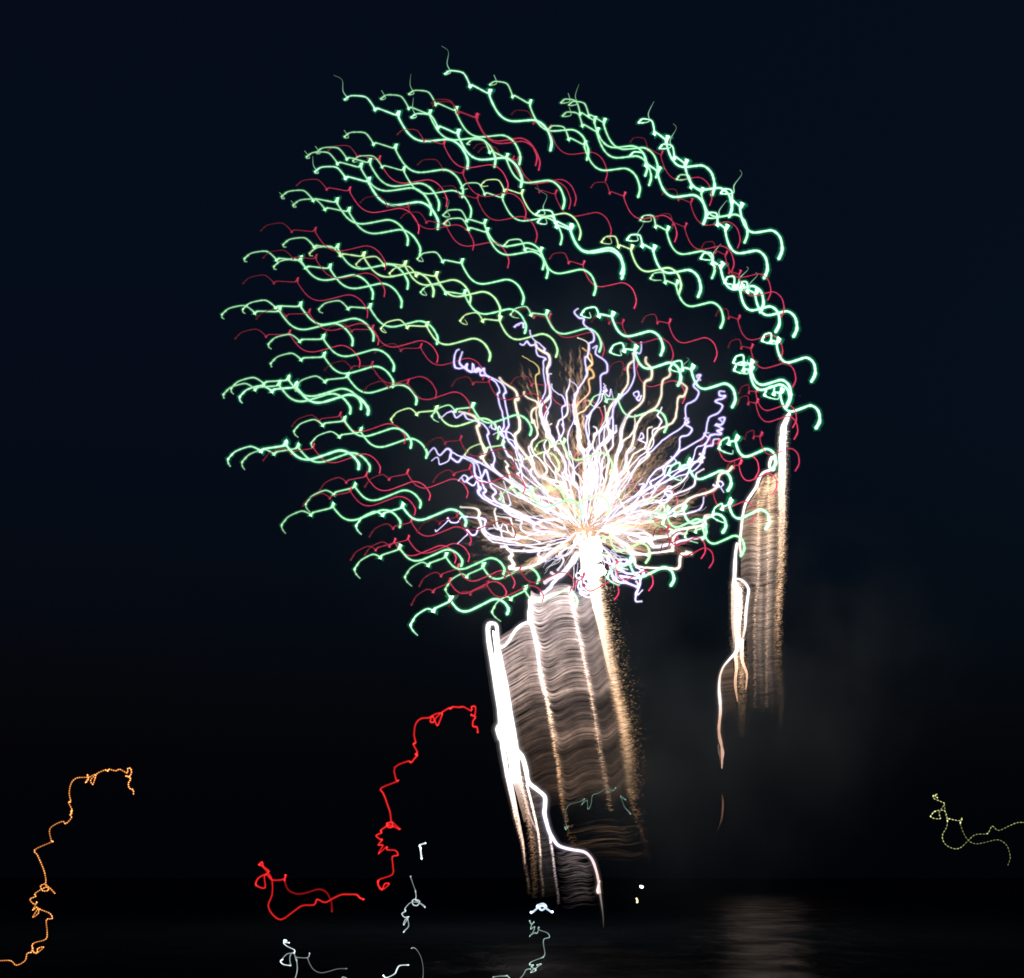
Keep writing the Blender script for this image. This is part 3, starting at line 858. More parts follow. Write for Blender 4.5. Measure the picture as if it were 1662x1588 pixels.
# --- big comet under the burst
def big_comet():
    dep = D0 - 14
    rnd = random.Random(11)
    root = empty('comet_curtain', place((900, 1490), dep))
    tag(root, 'broad grey brown curtain of rippled spark threads below the white burst, with blazing left edge', 'firework comet')
    org = root.location.copy()
    Lft = pl('N', [(232, 290), (262, 480), (295, 660), (330, 900), (352, 1120), (385, 1280), (430, 1480)]) + pl('O', [(500, 620), (540, 800), (552, 900), (560, 1000)])
    R2 = pl('N', [(485, 130), (480, 200), (490, 300), (515, 400), (532, 520), (550, 650), (590, 800), (612, 930), (632, 1050), (642, 1130), (660, 1200), (670, 1350), (690, 1480)]) + pl('O', [(720, 600), (755, 720)])
    R3 = pl('N', [(735, 60), (760, 220), (800, 400), (840, 600), (870, 750), (900, 930), (925, 1100), (960, 1280), (985, 1430)]) + pl('O', [(1020, 600), (1080, 770)])
    R4 = pl('N', [(880, 0), (905, 150), (932, 300), (980, 550), (1020, 750), (1065, 950), (1090, 1150), (1105, 1350)]) + pl('O', [(1140, 520), (1180, 640), (1220, 760)])
    # rippled spark threads
    mb = MB()
    y = 956.0
    ks = 0
    while y < 1306:
        # y is the height at ridge 2; each thread dips and climbs with the shared sway
        t = (y - 956) / (1306 - 956)
        band = noise.noise(Vector((y * 0.035, 3.1, 0))) * 0.7 + noise.noise(Vector((y * 0.13, 7.7, 0))) * 0.55 + noise.noise(Vector((y * 0.5, 1.7, 0))) * 0.5
        if 1128 < y < 1152 or 1206 < y < 1226:
            band -= 0.75
        tone = lerp_poly([(v, q) for q, v in ((956, .92), (1000, .95), (1018, .72), (1040, .95), (1066, .62), (1090, .75), (1108, .62), (1122, .82), (1132, .40), (1148, .30), (1166, .42), (1180, .40), (1188, .72),
                                             (1196, .50), (1214, .26), (1232, .30), (1246, .30), (1266, .34), (1290, .22), (1306, .06))], y)
        tone_l = lerp_poly([(v, q) for q, v in ((956, .9), (1030, .85), (1100, .78), (1128, .6), (1140, .36), (1165, .40), (1190, .30), (1230, .24), (1270, .24), (1306, .1))], y)
        fine = 1 + 0.42 * noise.noise(Vector((y * 0.21, 7.7, 0))) + 0.55 * noise.noise(Vector((y * 0.75, 1.7, 0)))
        c0 = mix((0.067, 0.053, 0.052), (0.047, 0.029, 0.0195), min(1, t * 1.3))
        lum = max(0.12, fine) * rnd.uniform(0.6, 1.3)
        if rnd.random() < 0.12:
            lum *= 1.55
        fade = 1.0
        sh = rnd.gauss(1.0, 0.18)
        x0 = lerp_poly(Lft, y + 22) + 4
        x2, x3, x4 = lerp_poly(R2, y), lerp_poly(R3, y - 4), lerp_poly(R4, y - 8)
        K = []
        if y > 1012:
            K += [(x0, y + 26), (x0 + (x2 - x0) * 0.35, y + 13 * sh), (x0 + (x2 - x0) * 0.7, y + 2), (x2, y + 1)]
        else:
            K += [(x2, y + 4)]
        w = x3 - x2
        K += [(x2 + w * 0.13, y + 9 * sh), (x2 + w * 0.26, y + 9 * sh), (x2 + w * 0.5, y - 1 * sh), (x2 + w * 0.72, y - 6 * sh), (x3 - 2, y - 5 * sh)]
        w = x4 - x3
        K += [(x3 + w * 0.2, y + 4), (x3 + w * 0.45, y + 3), (x3 + w * 0.75, y - 8), (x4, y - 13), (x4 + 8, y - 16)]
        K = [(a, b + rnd.uniform(-0.5, 0.5)) for a, b in K]
        sm, par = spline(K, 3)
        dj = dep + rnd.uniform(-4, 4)
        P = [place(p, dj) for p in sm]
        ph = rnd.uniform(0, 100)
        cl = []
        for p in sm:
            nn = noise.noise(Vector((p[0] * 0.02, ph, 0)))
            s2 = math.exp(-((p[0] - x2) / 10) ** 2) * 0.5 + math.exp(-((p[0] - x3) / 8) ** 2) * 0.5
            tn = tone_l if p[0] < x2 else (tone if p[0] < x3 else tone * 0.8)
            n2 = noise.noise(Vector((p[0] * 0.05, y * 0.06, 20)))
            cl.append(mul(c0, 1.5 * tn ** 1.9 * lum * max(0.15, 1 + 0.45 * nn + 0.5 * n2 + s2)))
        mb.tube(P, mpp(dep) * rnd.uniform(0.8, 2.1), cl, 4)
        y += rnd.uniform(0.6, 1.15)
        ks += 1
    # last dim threads under the gap, and the grey veil below the bright branch
    yy = 1325
    for k in range(230):
        q = rnd.uniform(0, 1)
        if k < 44:
            y = 1332 + 66 * q
            x0, x4 = 905 + 14 * q, 1030 + 22 * q
            c0 = mul((0.0062, 0.0034, 0.0017), 1 - 0.75 * q)
            am = 1.0
        else:
            y = 1378 + 92 * q
            x0, x4 = 900 + 12 * q, 948 + 24 * q ** 0.5
            c0 = mul((0.0085, 0.0066, 0.0066), 1 - 0.9 * q)
            am = 0.7
        w = x4 - x0
        am *= rnd.uniform(0.4, 1.3)
        ph = rnd.uniform(-0.06, 0.06)
        K = [(x0, y + 3 * am), (x0 + (.2 + ph) * w, y + 6 * am), (x0 + (.45 + ph) * w, y), (x0 + (.65 + ph) * w, y - 2 * am), (x0 + .82 * w, y + 1 * am), (x4, y - 5 * am)]
        sm, _ = spline(K, 4)
        i0 = rnd.randint(0, 12)
        i1 = min(len(sm), i0 + rnd.randint(5, 18))
        sm = sm[i0:i1]
        dj = dep + rnd.uniform(-3, 3)
        nn = len(sm)
        cc = mul(c0, rnd.uniform(0.3, 1.9) ** 1.5 * 1.5)
        mb.tube([place(p, dj) for p in sm], mpp(dep) * rnd.uniform(0.7, 1.3), [mul(cc, math.sin(math.pi * (j + 0.5) / nn)) for j in range(nn)], 4)
    # soft threads between left edge and bright branch
    for k in range(60):
        q = k / 60
        y = 1285 + 175 * q
        x0 = lerp_poly(Lft, y) - 4
        x1 = lerp_poly(pl('O', [(465, 320), (580, 440), (575, 560), (610, 690), (625, 800), (640, 930), (655, 1060)]), y)
        if x1 - x0 > 3:
            mb.tube([place((x0 + (x1 - x0) * s, y - 5 * s), dep + 1) for s in (0, .35, .7, 1)], mpp(dep) * 1.3, mul((0.050, 0.041, 0.042), (1 - q) ** 1.3 * rnd.uniform(0.4, 1.3) + 0.02), 4)
    tag(mb.build('spark_thread', M_SPARK, parent=root, origin=org), kind='stuff')
    # blazing left edge
    f, hl = MB(), MB()
    W = (1.6, 1.5, 1.55)
    Pk = (1.0, 0.80, 0.76)
    line_tube(f, pl('N', [(236, 285), (208, 300), (212, 400), (240, 560), (262, 700), (285, 860), (290, 940), (300, 1060), (318, 1180), (335, 1290), (362, 1430), (392, 1580)]) + pl('O', [(425, 720)]), [4.6, 5.5, 6, 7, 7, 7, 7, 6.5, 6, 4.8, 3.2, 2.2, 1.0], [W, W, W, W, W, W, W, W, W, (1.4, 1.25, 1.2), (.9, .7, .62), (.5, .34, .26), (.25, .15, .10)], dep - 1, halo=hl, scale=0.64)
    line_tube(f, pl('N', [(236, 285), (262, 305), (270, 420), (290, 540), (318, 680), (345, 850), (365, 960), (385, 1080), (396, 1180), (412, 1290), (440, 1400), (475, 1520)]) + pl('O', [(520, 640)]), [4.6, 4.6, 5, 6.5, 7, 7, 7, 6.5, 6, 4.5, 2.6, 2.0, 1.2], [W, W, W, W, W, W, W, W, (1.4, 1.2, 1.15), (1.1, .85, .78), (.85, .62, .54), (.7, .5, .42), (.4, .28, .22)], dep - 1, halo=hl, scale=0.64)
    line_tube(f, pl('N', [(283, 945), (272, 970), (290, 1030)]), [4, 4.5, 4], [W], dep - 1, halo=hl)
    f.build('blazing_edge', M_FLAME, parent=root, origin=org)
    line_tube(f, pl('N', [(226, 300), (232, 340), (240, 390)]), [2, 3, 2], [(.75, .58, .5)], dep - 1)
    fc = MB()
    line_tube(fc, pl('N', [(240, 335), (262, 450), (285, 620), (310, 780), (335, 960), (352, 1100), (370, 1220), (392, 1330), (420, 1440), (445, 1560)]), [1.5, 5, 8, 9, 9, 9, 8, 6, 5, 3], [W, W, W, W, W, W, (1.0, .86, .82), (.2, .15, .13), (.085, .058, .042), (.04, .022, .015)], dep - 0.5, scale=0.70)
    fc.build('hot_core', M_CORE, parent=root, origin=org)
    # bright branch that leaves the edge low down
    b = MB()
    line_tube(b, pl('O', [(330, 60), (400, 130), (432, 175), (452, 250), (468, 325), (520, 370), (570, 415), (574, 470), (570, 525), (585, 590), (602, 645), (630, 695), (664, 735), (740, 758), (820, 772), (860, 800), (885, 840), (905, 900), (917, 955), (928, 1040)]),
              [3.8, 4.2, 4.0, 3.6, 3.2, 3, 3, 3.2, 3.2, 3, 3, 2.6, 2.4, 2.2, 2.1, 2.0, 2.0, 1.9, 1.7, 1.4], [W, W, W, (1.4, 1.3, 1.7), (1.2, 1.1, 1.5), (1.1, .92, 1.1), (1.0, .78, .75), (0.9, .62, .55)], dep - 2, halo=hl)
    line_tube(b, pl('O', [(917, 1040), (912, 1020), (925, 960)]), [1.4, 1.8, 1.2], [(1.1, .9, .85)], dep - 2, halo=hl)
    line_tube(b, pl('O', [(928, 1040), (940, 1120), (948, 1190), (951, 1260)]), [1.4, 1.1, 0.9, 0.5], [(0.30, .24, .22), (.10, .08, .075), (.02, .018, .018)], dep - 2, halo=hl)
    b.build('bright_branch', M_FLAME, parent=root, origin=org)
    # arch from the edge to the second ridge, and the top lip
    a = MB()
    line_tube(a, pl('N', [(292, 440), (320, 425), (350, 385), (388, 325), (430, 292), (478, 275)]), [2.4, 2.2, 2.3, 2.4, 2.4, 2.2], [W], dep - 1, halo=hl)
    line_tube(a, pl('N', [(478, 290), (474, 240), (480, 180), (484, 130), (540, 128), (600, 108), (660, 85)]), [3.2, 3.6, 3.6, 3.6, 3, 2, 1.2], [W, W, W, W, W, (1.0, .85, .75)], dep - 1, halo=hl)
    line_tube(a, R2[1:8], [3.0, 2.8, 3.2, 2.8, 2.2, 1.6, 0.9], [W, W, (1.2, 1.08, 1.08), (.9, .74, .68), (.5, .34, .24)], dep - 1, halo=hl)
    a.build('white_ridge', M_FLAME, parent=root, origin=org)
    hl.build('edge_glow', M_BLOOM, parent=root, origin=org)
    # glittering ridges
    g = MB()
    glitter(g, R2, 4, 6, [(0.40, .31, .27), (0.30, .21, .15), (0.17, .10, .056), (.07, .038, .018), (.02, .011, .005)], dep - 1.5, 1000, 1085, 1335, rnd, size=(0.35, 0.85), ln=(1.5, 6))
    glitter(g, R2, 7, 9, [(.07, .04, .017), (.05, .025, .01), (.004, .002, .001)], dep - 1.5, 90, 1330, 1400, rnd, size=(0.35, 0.8), ln=(1.5, 5))
    glitter(g, R3, 5, 5, [(0.26, .21, .20), (0.22, .155, .115), (0.11, .07, .045), (.03, .018, .009)], dep - 1.5, 640, 950, 1318, rnd, size=(0.35, 0.85), ln=(2, 8))
    line_tube(g, R3[:7], [1.6, 1.8, 2.0, 1.8, 1.5, 1.2, .8], [(.26, .22, .22), (.24, .19, .175), (.17, .11, .08), (.08, .05, .03)], dep - 1)
    g.build('glitter_ridge', M_SPARK, parent=root, origin=org)
    gold = MB()
    line_tube(gold, [(952, 900), (955, 930)] + R4[:4] + pl('N', [(1000, 650)]), [12, 11, 9.5, 8, 5, 2.5, .8], [(1.5, 1.38, 1.25), (1.5, 1.34, 1.18), (1.25, 1.0, .80), (.6, .42, .28)], dep - 2)
    gold.build('gold_column', M_FLAME, parent=root, origin=org)
    gs = MB()
    AX = [(x + 4, y) for x, y in [(950, 900)] + R4]
    glitter(gs, AX, 12, 16, [(.17, .13, .10), (.105, .074, .049), (.064, .042, .027), (.048, .031, .0185), (.046, .0285, .0165), (.042, .0255, .0145), (.026, .0155, .0085), (.008, .005, .0026), (.0015, .001, .0006)], dep - 2, 8500, 930, 1300, rnd, power=0.95, size=(0.45, 1.1), ln=(2, 10))
    glitter(gs, [(x + 12, y) for x, y in AX], 14, 30, [(.20, .13, .075), (.14, .085, .042), (.11, .062, .028), (.03, .016, .008)], dep - 2, 1100, 935, 1295, rnd, size=(0.3, 0.7), ln=(1, 4))
    glitter(gs, AX, 10, 13, [(.06, .034, .016), (.035, .019, .008), (.012, .006, .003), (.003, .0015, .0007), (.0004, .0002, .0001)], dep - 2, 460, 1280, 1410, rnd, size=(0.35, 0.85), ln=(1.5, 5))
    tag(gs.build('gold_glitter', M_SPARK, parent=root, origin=org), kind='stuff')
    # fuzzy foot of the blazing edge
    ft = MB()
    for ax, wl, n, c, ya, yb in ((pl('O', [(325, 250), (385, 550), (430, 720), (445, 850), (462, 940), (470, 1010)]), 3.6, 900, [(.4, .33, .3), (.28, .20, .165), (.15, .10, .075), (.02, .012, .008), (.003, .002, .001)], 1255, 1452),
                                (pl('O', [(400, 250), (440, 420), (485, 650), (500, 800), (510, 950)]), 8, 1500, [(.26, .20, .17), (.115, .072, .05), (.066, .038, .023), (.016, .009, .005), (.003, .002, .001)], 1255, 1458),
                                (pl('O', [(450, 320), (492, 480), (530, 650), (546, 800), (547, 890), (562, 1000)]), 2.3, 800, [(.32, .26, .24), (.24, .18, .155), (.14, .10, .08), (.02, .013, .009), (.003, .002, .001)], 1275, 1456),
                                (pl('O', [(600, 640), (625, 800), (640, 930), (660, 1060)]), 2.4, 560, [(.25, .21, .225), (.11, .088, .085), (.03, .024, .023), (.004, .003, .003)], 1352, 1468)):
        glitter(ft, ax, wl, wl, c, dep - 1.5, n, ya, yb, rnd, size=(0.35, 0.85), slant=-0.2, ln=(1.2, 4))
    line_tube(ft, pl('O', [(455, 330), (492, 480), (530, 650), (546, 800)]), [1.8, 1.6, 1.4, .8], [(.7, .55, .5), (.5, .36, .3), (.2, .12, .09)], dep - 1)
    line_tube(ft, pl('O', [(340, 250), (385, 480), (430, 700), (445, 850)]), [3.2, 2.2, 1.6, .8], [(1.0, .85, .8), (.5, .35, .27), (.2, .12, .09)], dep - 1)
    tag(ft.build('sparkling_foot', M_SPARK, parent=root, origin=org), kind='stuff')


big_comet()


# --- narrow comet on the right
def right_comet():
    dep = 1400.0                # launched from far across the bay
    rnd = random.Random(23)
    root = empty('comet_curtain', place((1171, 1350), dep))
    tag(root, 'narrow gold and white comet curtain at the right, tapering to one thin thread', 'firework comet')
    org = root.location.copy()
    COL = pl('L', [(1062, 165), (1045, 210), (1015, 300), (1005, 500), (1002, 700), (1000, 900), (1002, 1050), (1000, 1200), (995, 1400), (985, 1588)]) + \
        pl('M', [(972, 200), (966, 400), (965, 600), (968, 750), (985, 900), (993, 1050), (990, 1200)])
    EDGE = pl('L', [(915, 545), (900, 620), (830, 685), (782, 790), (735, 860), (690, 940), (662, 1050), (645, 1200), (630, 1300), (640, 1400), (640, 1588)]) + \
        pl('M', [(700, 60), (700, 300), (690, 500), (700, 700), (715, 1000), (710, 1200)])
    W = (1.6, 1.48, 1.42)
    G = (1.05, .62, .34)
    f, hl = MB(), MB()
    line_tube(f, COL[:10], [3.5, 5.5, 7.5, 8.5, 8.5, 8, 7, 5.5, 4, 2.5], [W, W, (1.4, 1.25, 1.12), (1.2, .98, .82), (.85, .62, .46), (.5, .34, .23), (.22, .14, .085)], dep - 1, 4, 0.7, rnd, halo=hl, scale=0.66)
    fc = MB()
    line_tube(fc, COL[1:5], [1, 4.6, 5, 2], [W], dep - 1.3, 4)
    fc.build('hot_core', M_CORE, parent=root, origin=org)
    f.build('blazing_column', M_FLAME, parent=root, origin=org)
    e = MB()
    line_tube(e, pl('L', [(940, 640), (925, 655), (900, 640), (895, 600), (915, 545), (940, 560), (938, 610), (905, 650), (865, 662), (830, 685), (800, 740), (782, 795), (735, 865), (690, 940), (665, 1040), (648, 1190), (638, 1290), (650, 1380)]),
              [1.2, 1.4, 1.9, 2.6, 2.8, 1.8, 1.4, 2.0, 2.0, 2.1, 2.6, 2.7, 2.5, 2.3, 2.2, 2.4, 2.4, 1.6], [W, W, W, W, W, (1.3, 1.15, 1.05), (1.1, .92, .8)], dep - 2, halo=hl, scale=0.9)
    line_tube(e, pl('L', [(615, 1280), (603, 1370), (597, 1480), (592, 1588)]) + pl('M', [(582, 60), (578, 200), (575, 330), (580, 440), (592, 540)]), [1.8, 2.6, 3.2, 3.4, 3.2, 2.4, 2, 1.7, 1.2], [W, W, (1.3, 1.12, 1.0), (1.0, .78, .64), (.8, .58, .46), (.6, .44, .36)], dep - 2, halo=hl, scale=0.9)
    line_tube(e, pl('M', [(600, 0), (640, 4), (682, 32), (714, 90), (705, 170), (692, 280), (686, 400), (668, 500)]), [1.6, 1.8, 2.0, 2.2, 2.4, 2.8, 2.4, 1.4], [W, W, W, (1.3, 1.15, 1.08), (1.1, .9, .78)], dep - 2, halo=hl, scale=0.9)
    line_tube(e, pl('M', [(620, 510), (618, 580), (606, 630), (570, 670), (540, 702), (508, 740), (488, 775), (470, 830), (463, 890), (462, 960), (470, 1060), (472, 1140), (466, 1210), (460, 1280), (465, 1340), (482, 1420), (484, 1500), (486, 1588)]),
              [4, 4, 3.2, 2.2, 1.7, 1.5, 1.5, 1.7, 2, 2.6, 2.6, 2.4, 2.2, 2.2, 2, 1.8, 1.7, 1.5], [W, W, W, (1.3, 1.1, 1.0), (1.2, .9, .75), (1.2, 1.1, 1.1), (1.2, 1.1, 1.05), (1.0, .66, .5), (.8, .48, .34), (.85, .5, .36), (.7, .4, .28)], dep - 2, halo=hl, scale=0.9)
    e.build('bright_edge', M_FLAME, parent=root, origin=org)
    hl.build('edge_glow', M_BLOOM, parent=root, origin=org)
    t = MB()
    line_tube(t, pl('V', [(345, 0), (348, 50), (372, 130), (366, 180), (364, 235)]), [1.7, 1.7, 1.7, 1.4, 1.0], [(.7, .42, .3), (.8, .55, .42), (.6, .4, .33)], dep - 2)
    line_tube(t, pl('V', [(340, 80), (345, 130), (358, 180)]), [1.2, 1.6, 1.0], [(.16, .11, .08)], dep - 2)
    line_tube(t, pl('V', [(362, 400), (370, 440), (370, 490), (362, 560), (345, 610), (325, 660)]), [.8, 1.3, 1.6, 1.3, .9, .5], [(.03, .02, .015), (.16, .08, .045), (.14, .07, .04), (.04, .022, .016), (.012, .008, .007)], dep - 2)
    t.build('thin_thread', M_FLAME, parent=root, origin=org)
    # spark threads and glitter between edge and column
    s = MB()
    y = 770.0
    while y < 1175:
        q = (y - 770) / 405
        x0 = lerp_poly(EDGE, y) + 2
        x1 = lerp_poly(COL, y) - 4
        if x1 - x0 > 3:
            fade = 1 if q < .3 else max(.0, 1 - (q - .3) * 1.5) ** 1.3
            lum = max(.1, .75 + .7 * noise.noise(Vector((y * .05, 9, 0))) + .5 * noise.noise(Vector((y * .22, 5, 0))))
            base = mix((.23, .145, .090), (.120, .085, .066), min(1, q * 3))
            c = mul(base, fade * lum)
            n = 9
            P, cl = [], []
            for j in range(n + 1):
                u = j / n
                x = x0 + (x1 - x0) * u
                ridge = math.exp(-((u - .42) / .1) ** 2) + math.exp(-((u - .74) / .09) ** 2)
                P.append(place((x, y + 7 * (1 - u) * (1 - u) - 2 * math.sin(u * 9) + rnd.uniform(-.6, .6)), dep + rnd.uniform(-.5, .5)))
                cl.append(mul(c, .55 + 1.25 * ridge))
            s.tube(P, mpp(dep) * rnd.uniform(.8, 1.8), cl, 4)
        y += rnd.uniform(.9, 1.7)
    for k in range(70):
        q = k / 70
        y = 1078 + 96 * q
        x0 = lerp_poly(pl('M', [(505, 740), (475, 850), (475, 1300)]), y)
        x1 = lerp_poly(pl('M', [(580, 740), (595, 1000), (600, 1300)]), y)
        s.tube([place((x0 + (x1 - x0) * u, y - 3 * u), dep) for u in (0, .5, 1)], mpp(dep) * 1.2, mul((.048, .029, .02), (1 - q) ** 1.2 * rnd.uniform(.3, 1.3)), 4)
    tag(s.build('spark_thread', M_SPARK, parent=root, origin=org), kind='stuff')
    g = MB()
    glitter(g, COL, 9, 10, [(.34, .29, .25), (.28, .21, .155), (.25, .165, .108), (.19, .118, .070), (.11, .066, .038), (.03, .018, .010), (.008, .005, .003), (.001, .0006, .0004)], dep - 1.5, 5200, 700, 1185, rnd, slant=-.15, ln=(1.2, 4.5), size=(0.35, 0.85))
    glitter(g, pl('L', [(880, 660), (890, 900), (880, 1588)]) + pl('M', [(870, 500), (870, 1100)]), 4, 4, [(.24, .145, .07), (.14, .095, .065), (.10, .065, .042), (.02, .012, .008)], dep - 1, 900, 765, 1150, rnd, slant=-.1, ln=(1.2, 4), size=(0.35, 0.85))
    glitter(g, pl('L', [(800, 800), (800, 1588)]) + pl('M', [(765, 300), (770, 1100)]), 4, 4, [(.19, .115, .062), (.14, .095, .065), (.10, .065, .042), (.02, .012, .008)], dep - 1, 900, 790, 1150, rnd, slant=-.1, ln=(1.2, 4), size=(0.35, 0.85))
    glitter(g, pl('M', [(625, 20), (625, 560), (655, 800), (660, 1050), (655, 1280)]), 14, 14, [(.22, .16, .125), (.2, .145, .11), (.18, .125, .09), (.15, .098, .062), (.10, .06, .035), (.03, .018, .010), (.008, .005, .003), (.001, .0006, .0004)], dep - 1.5, 3800, 945, 1196, rnd, slant=-.1, ln=(1.2, 4.5), size=(0.35, 0.85))
    tag(g.build('gold_glitter', M_SPARK, parent=root, origin=org), kind='stuff')
    w = MB()
    line_tube(w, pl('M', [(600, 20), (605, 200), (600, 400), (605, 500)]), [3, 3, 3, 2], [(.9, .62, .5), (.8, .55, .43), (.6, .4, .3)], dep - .5)
    line_tube(w, pl('M', [(640, 80), (645, 250), (630, 420), (635, 520)]), [3, 3, 3, 2], [(1.0, .76, .62), (.8, .58, .47), (.7, .5, .4)], dep - .5)
    line_tube(w, pl('M', [(600, 640), (610, 760), (600, 900), (620, 1050)]), [2.6, 2.6, 2.2, 1.2], [(.85, .6, .46), (.7, .46, .32), (.5, .3, .18), (.25, .14, .08)], dep - .5)
    line_tube(w, pl('M', [(660, 520), (655, 640), (665, 720), (700, 820), (690, 950)]), [3, 2.6, 2.2, 1.8, 1], [(1.1, .85, .7), (.8, .55, .4), (.6, .38, .25), (.3, .18, .1)], dep - .5)
    w.build('lower_band', M_SPARK, parent=root, origin=org)


right_comet()


# ------------------------------------------------------------------ lamps of boats and buoys, drawn out into squiggles
def lamp(name, label, dep, segs, col, w=1.1, sub=3, dash=0, glow=None, group=None, cat='light trail'):
    mb, gb = MB(), MB()
    o0 = None
    for pts, br in segs:
        sm, par = spline(pts, sub)
        if dash:
            q2 = []
            for p, q in zip(sm, sm[1:]):
                m_ = max(1, int(math.hypot(q[0] - p[0], q[1] - p[1]) / 0.7))
                q2 += [(p[0] + (q[0] - p[0]) * j / m_, p[1] + (q[1] - p[1]) * j / m_, math.hypot(q[0] - p[0], q[1] - p[1])) for j in range(m_)]
            sm = q2
        P = [place(p, dep) for p in sm]
        if o0 is None:
            o0 = P[0].copy()
        k = mpp(dep)
        cl, rr = [], []
        run = 0.0
        for i, p in enumerate(sm):
            a, b = sm[max(0, i - 1)], sm[min(len(sm) - 1, i + 1)]
            sp = math.hypot(b[0] - a[0], b[1] - a[1]) / 2 * sub      # a slow hand dwells and burns brighter
            if dash:
                sp = p[2] * sub
            if i:
                run += math.hypot(p[0] - sm[i - 1][0], p[1] - sm[i - 1][1])
            f = br * max(0.24, min(1.9, 7.0 / (sp + 1.6)))
            if dash:
                f *= 0.22 + 1.15 * (0.5 + 0.5 * math.sin(run * 2 * math.pi / dash)) ** 1.5
                f *= 1 + 0.5 * noise.noise(Vector((p[0] * 0.15, p[1] * 0.15, 4)))
            cl.append(mul(col, f))
            rr.append(k * w * (0.52 + 0.36 * min(1.6, f / max(br, .01))))
        mb.tube(P, rr, cl, 6)
        if glow:
            gb.tube(P, [r * 2.3 for r in rr], [mul(glow, br)] * len(P), 6)
    o = mb.build(name, M_STAR, origin=o0)
    if glow:
        gb.build('glow_sheath', M_BLOOM, parent=o, origin=o0)  # added shell carrying the lamp's bloom
    tag(o, label, cat, group)
    return o


RP1 = pl('R', [(1530,275),(1525,240),(1500,235),(1500,200),(1515,175),(1485,160),(1510,165),(1515,110),(1490,110),(1490,135),(1440,110),(1410,112),(1370,110),(1355,120),(1340,120),(1300,145),(1300,160),(1285,200),(1270,230),(1255,190),(1290,150),(1240,165),(1225,205),(1250,205),(1240,170),(1215,180),(1165,185),(1130,220),(1120,290),(1130,340),(1115,350),(1140,400),(1130,415),(1140,420),(1125,440),(1100,468),(1080,460),(995,500),(1005,580),(1015,588),(908,632),(920,665),(935,700),(950,745),(965,790),(970,850),(945,860),(955,885),(985,880),(975,850),(1030,900),(990,880),(950,870),(940,880),(905,905),(910,920),(875,940),(905,965),(915,965),(890,1000),(920,1000),(890,1055),(945,1010),(945,1030),(1000,1035),(1015,1065),(980,1075),(983,1130),(980,1190),(900,1220),(885,1245),(910,1290),(960,1250),(930,1250),(915,1285),(890,1260),(890,1230)])
RP2 = pl('R', [(795,1350),(770,1340),(750,1320),(700,1318),(650,1320),(595,1345),(545,1370),(495,1350),(475,1385),(400,1390),(340,1430),(265,1480),(210,1450),(180,1390),(205,1320),(205,1230),(180,1180),(135,1130),(120,1130),(140,1110),(150,1140),(185,1170),(155,1200),(160,1275),(110,1265),(100,1245),(120,1210),(170,1190),(205,1225),(280,1220),(292,1190),(285,1230)])
RP3 = pl('R', [(285,1230),(310,1290),(370,1315),(435,1305),(500,1285),(550,1300),(585,1360),(590,1430)])
lamp('red_light_trail', 'bright red squiggle of a lamp, climbing left of the white comet foot', 200, [(RP1, 1.0), (RP2, 1.0), (RP3, 0.35)],
     (1.3, 0.055, 0.045), 1.05, 3, 0, (0.20, 0.001, 0.002))
OP = pl('Q', [(935,300),(932,270),(905,255),(900,220),(915,190),(880,170),(905,175),(920,150),(915,120),(895,120),(890,150),(840,125),(810,135),(765,125),(755,135),(735,130),(680,155),(665,190),(650,230),(635,200),(670,160),(620,185),(600,220),(620,190),(610,160),(610,180),(540,185),(500,220),(485,290),(495,350),(480,355),(505,410),(495,420),(505,435),(490,440),(500,465),(460,505),(435,490),(350,540),(360,625),(365,632),(245,687),(262,725),(280,765),(300,812),(315,860),(320,920),(285,940),(300,975),(340,970),(320,930),(385,995),(340,950),(300,960),(245,995),(250,1015),(210,1035),(240,1070),(260,1055),(230,1110),(260,1090),(270,1130),(230,1160),(265,1105),(290,1110),(350,1135),(365,1170),(325,1180),(330,1260),(320,1315),(240,1340),(225,1370),(250,1415),(305,1370),(265,1380),(260,1410),(230,1400),(230,1370),(220,1405),(190,1415),(175,1465),(115,1497),(75,1465),(0,1465),(-60,1460)])
lamp('orange_light_trail', 'thin amber orange squiggle of a lamp at the left edge of the view', 150, [(OP, 1.0)], (2.4, 1.10, 0.30), 1.0, 4, 3.8, (0.10, 0.018, 0.001))
YP = pl('T', [(1380,1150),(1410,1060),(1400,980),(1370,900),(1310,842),(1240,820),(1150,838),(1050,862),(970,872),(900,850),(840,790),(795,700),(765,610)])
YP2 = pl('T', [(765,610),(775,580),(788,535),(778,575),(690,565),(620,550),(600,580),(600,550),(575,460),(540,440),(470,445),(430,460),(410,480),(385,520),(430,545),(510,545),(495,470),(560,360),(510,325),(430,290),(420,250),(470,235),(440,260),(480,280)])
YP3 = pl('T', [(560,360),(575,470),(600,590),(585,670),(540,750),(545,830),(600,900),(700,937),(780,915),(870,830),(960,755),(1100,745),(1135,720),(1180,645),(1260,700),(1400,640),(1500,600),(1600,598),(1720,600)])
lamp('yellow_light_trail', 'dotted olive yellow squiggle of a lamp at the right edge of the view', 260, [(YP, 0.35), (YP2, 1.0), (YP3, 0.75)], (0.85, 0.90, 0.34), 0.95, 5, 5.6)
CW = (1.15, 1.38, 1.42)
GRP = 'pale lamp squiggles over the water'
lamp('pale_light_trail', 'short bright hooked white lamp squiggle right of the red trail', 120, [(pl('S', [(1550,170),(1490,190),(1500,215),(1500,240),(1506,290),(1510,322)]), 1.1)], CW, 1.6, group=GRP)
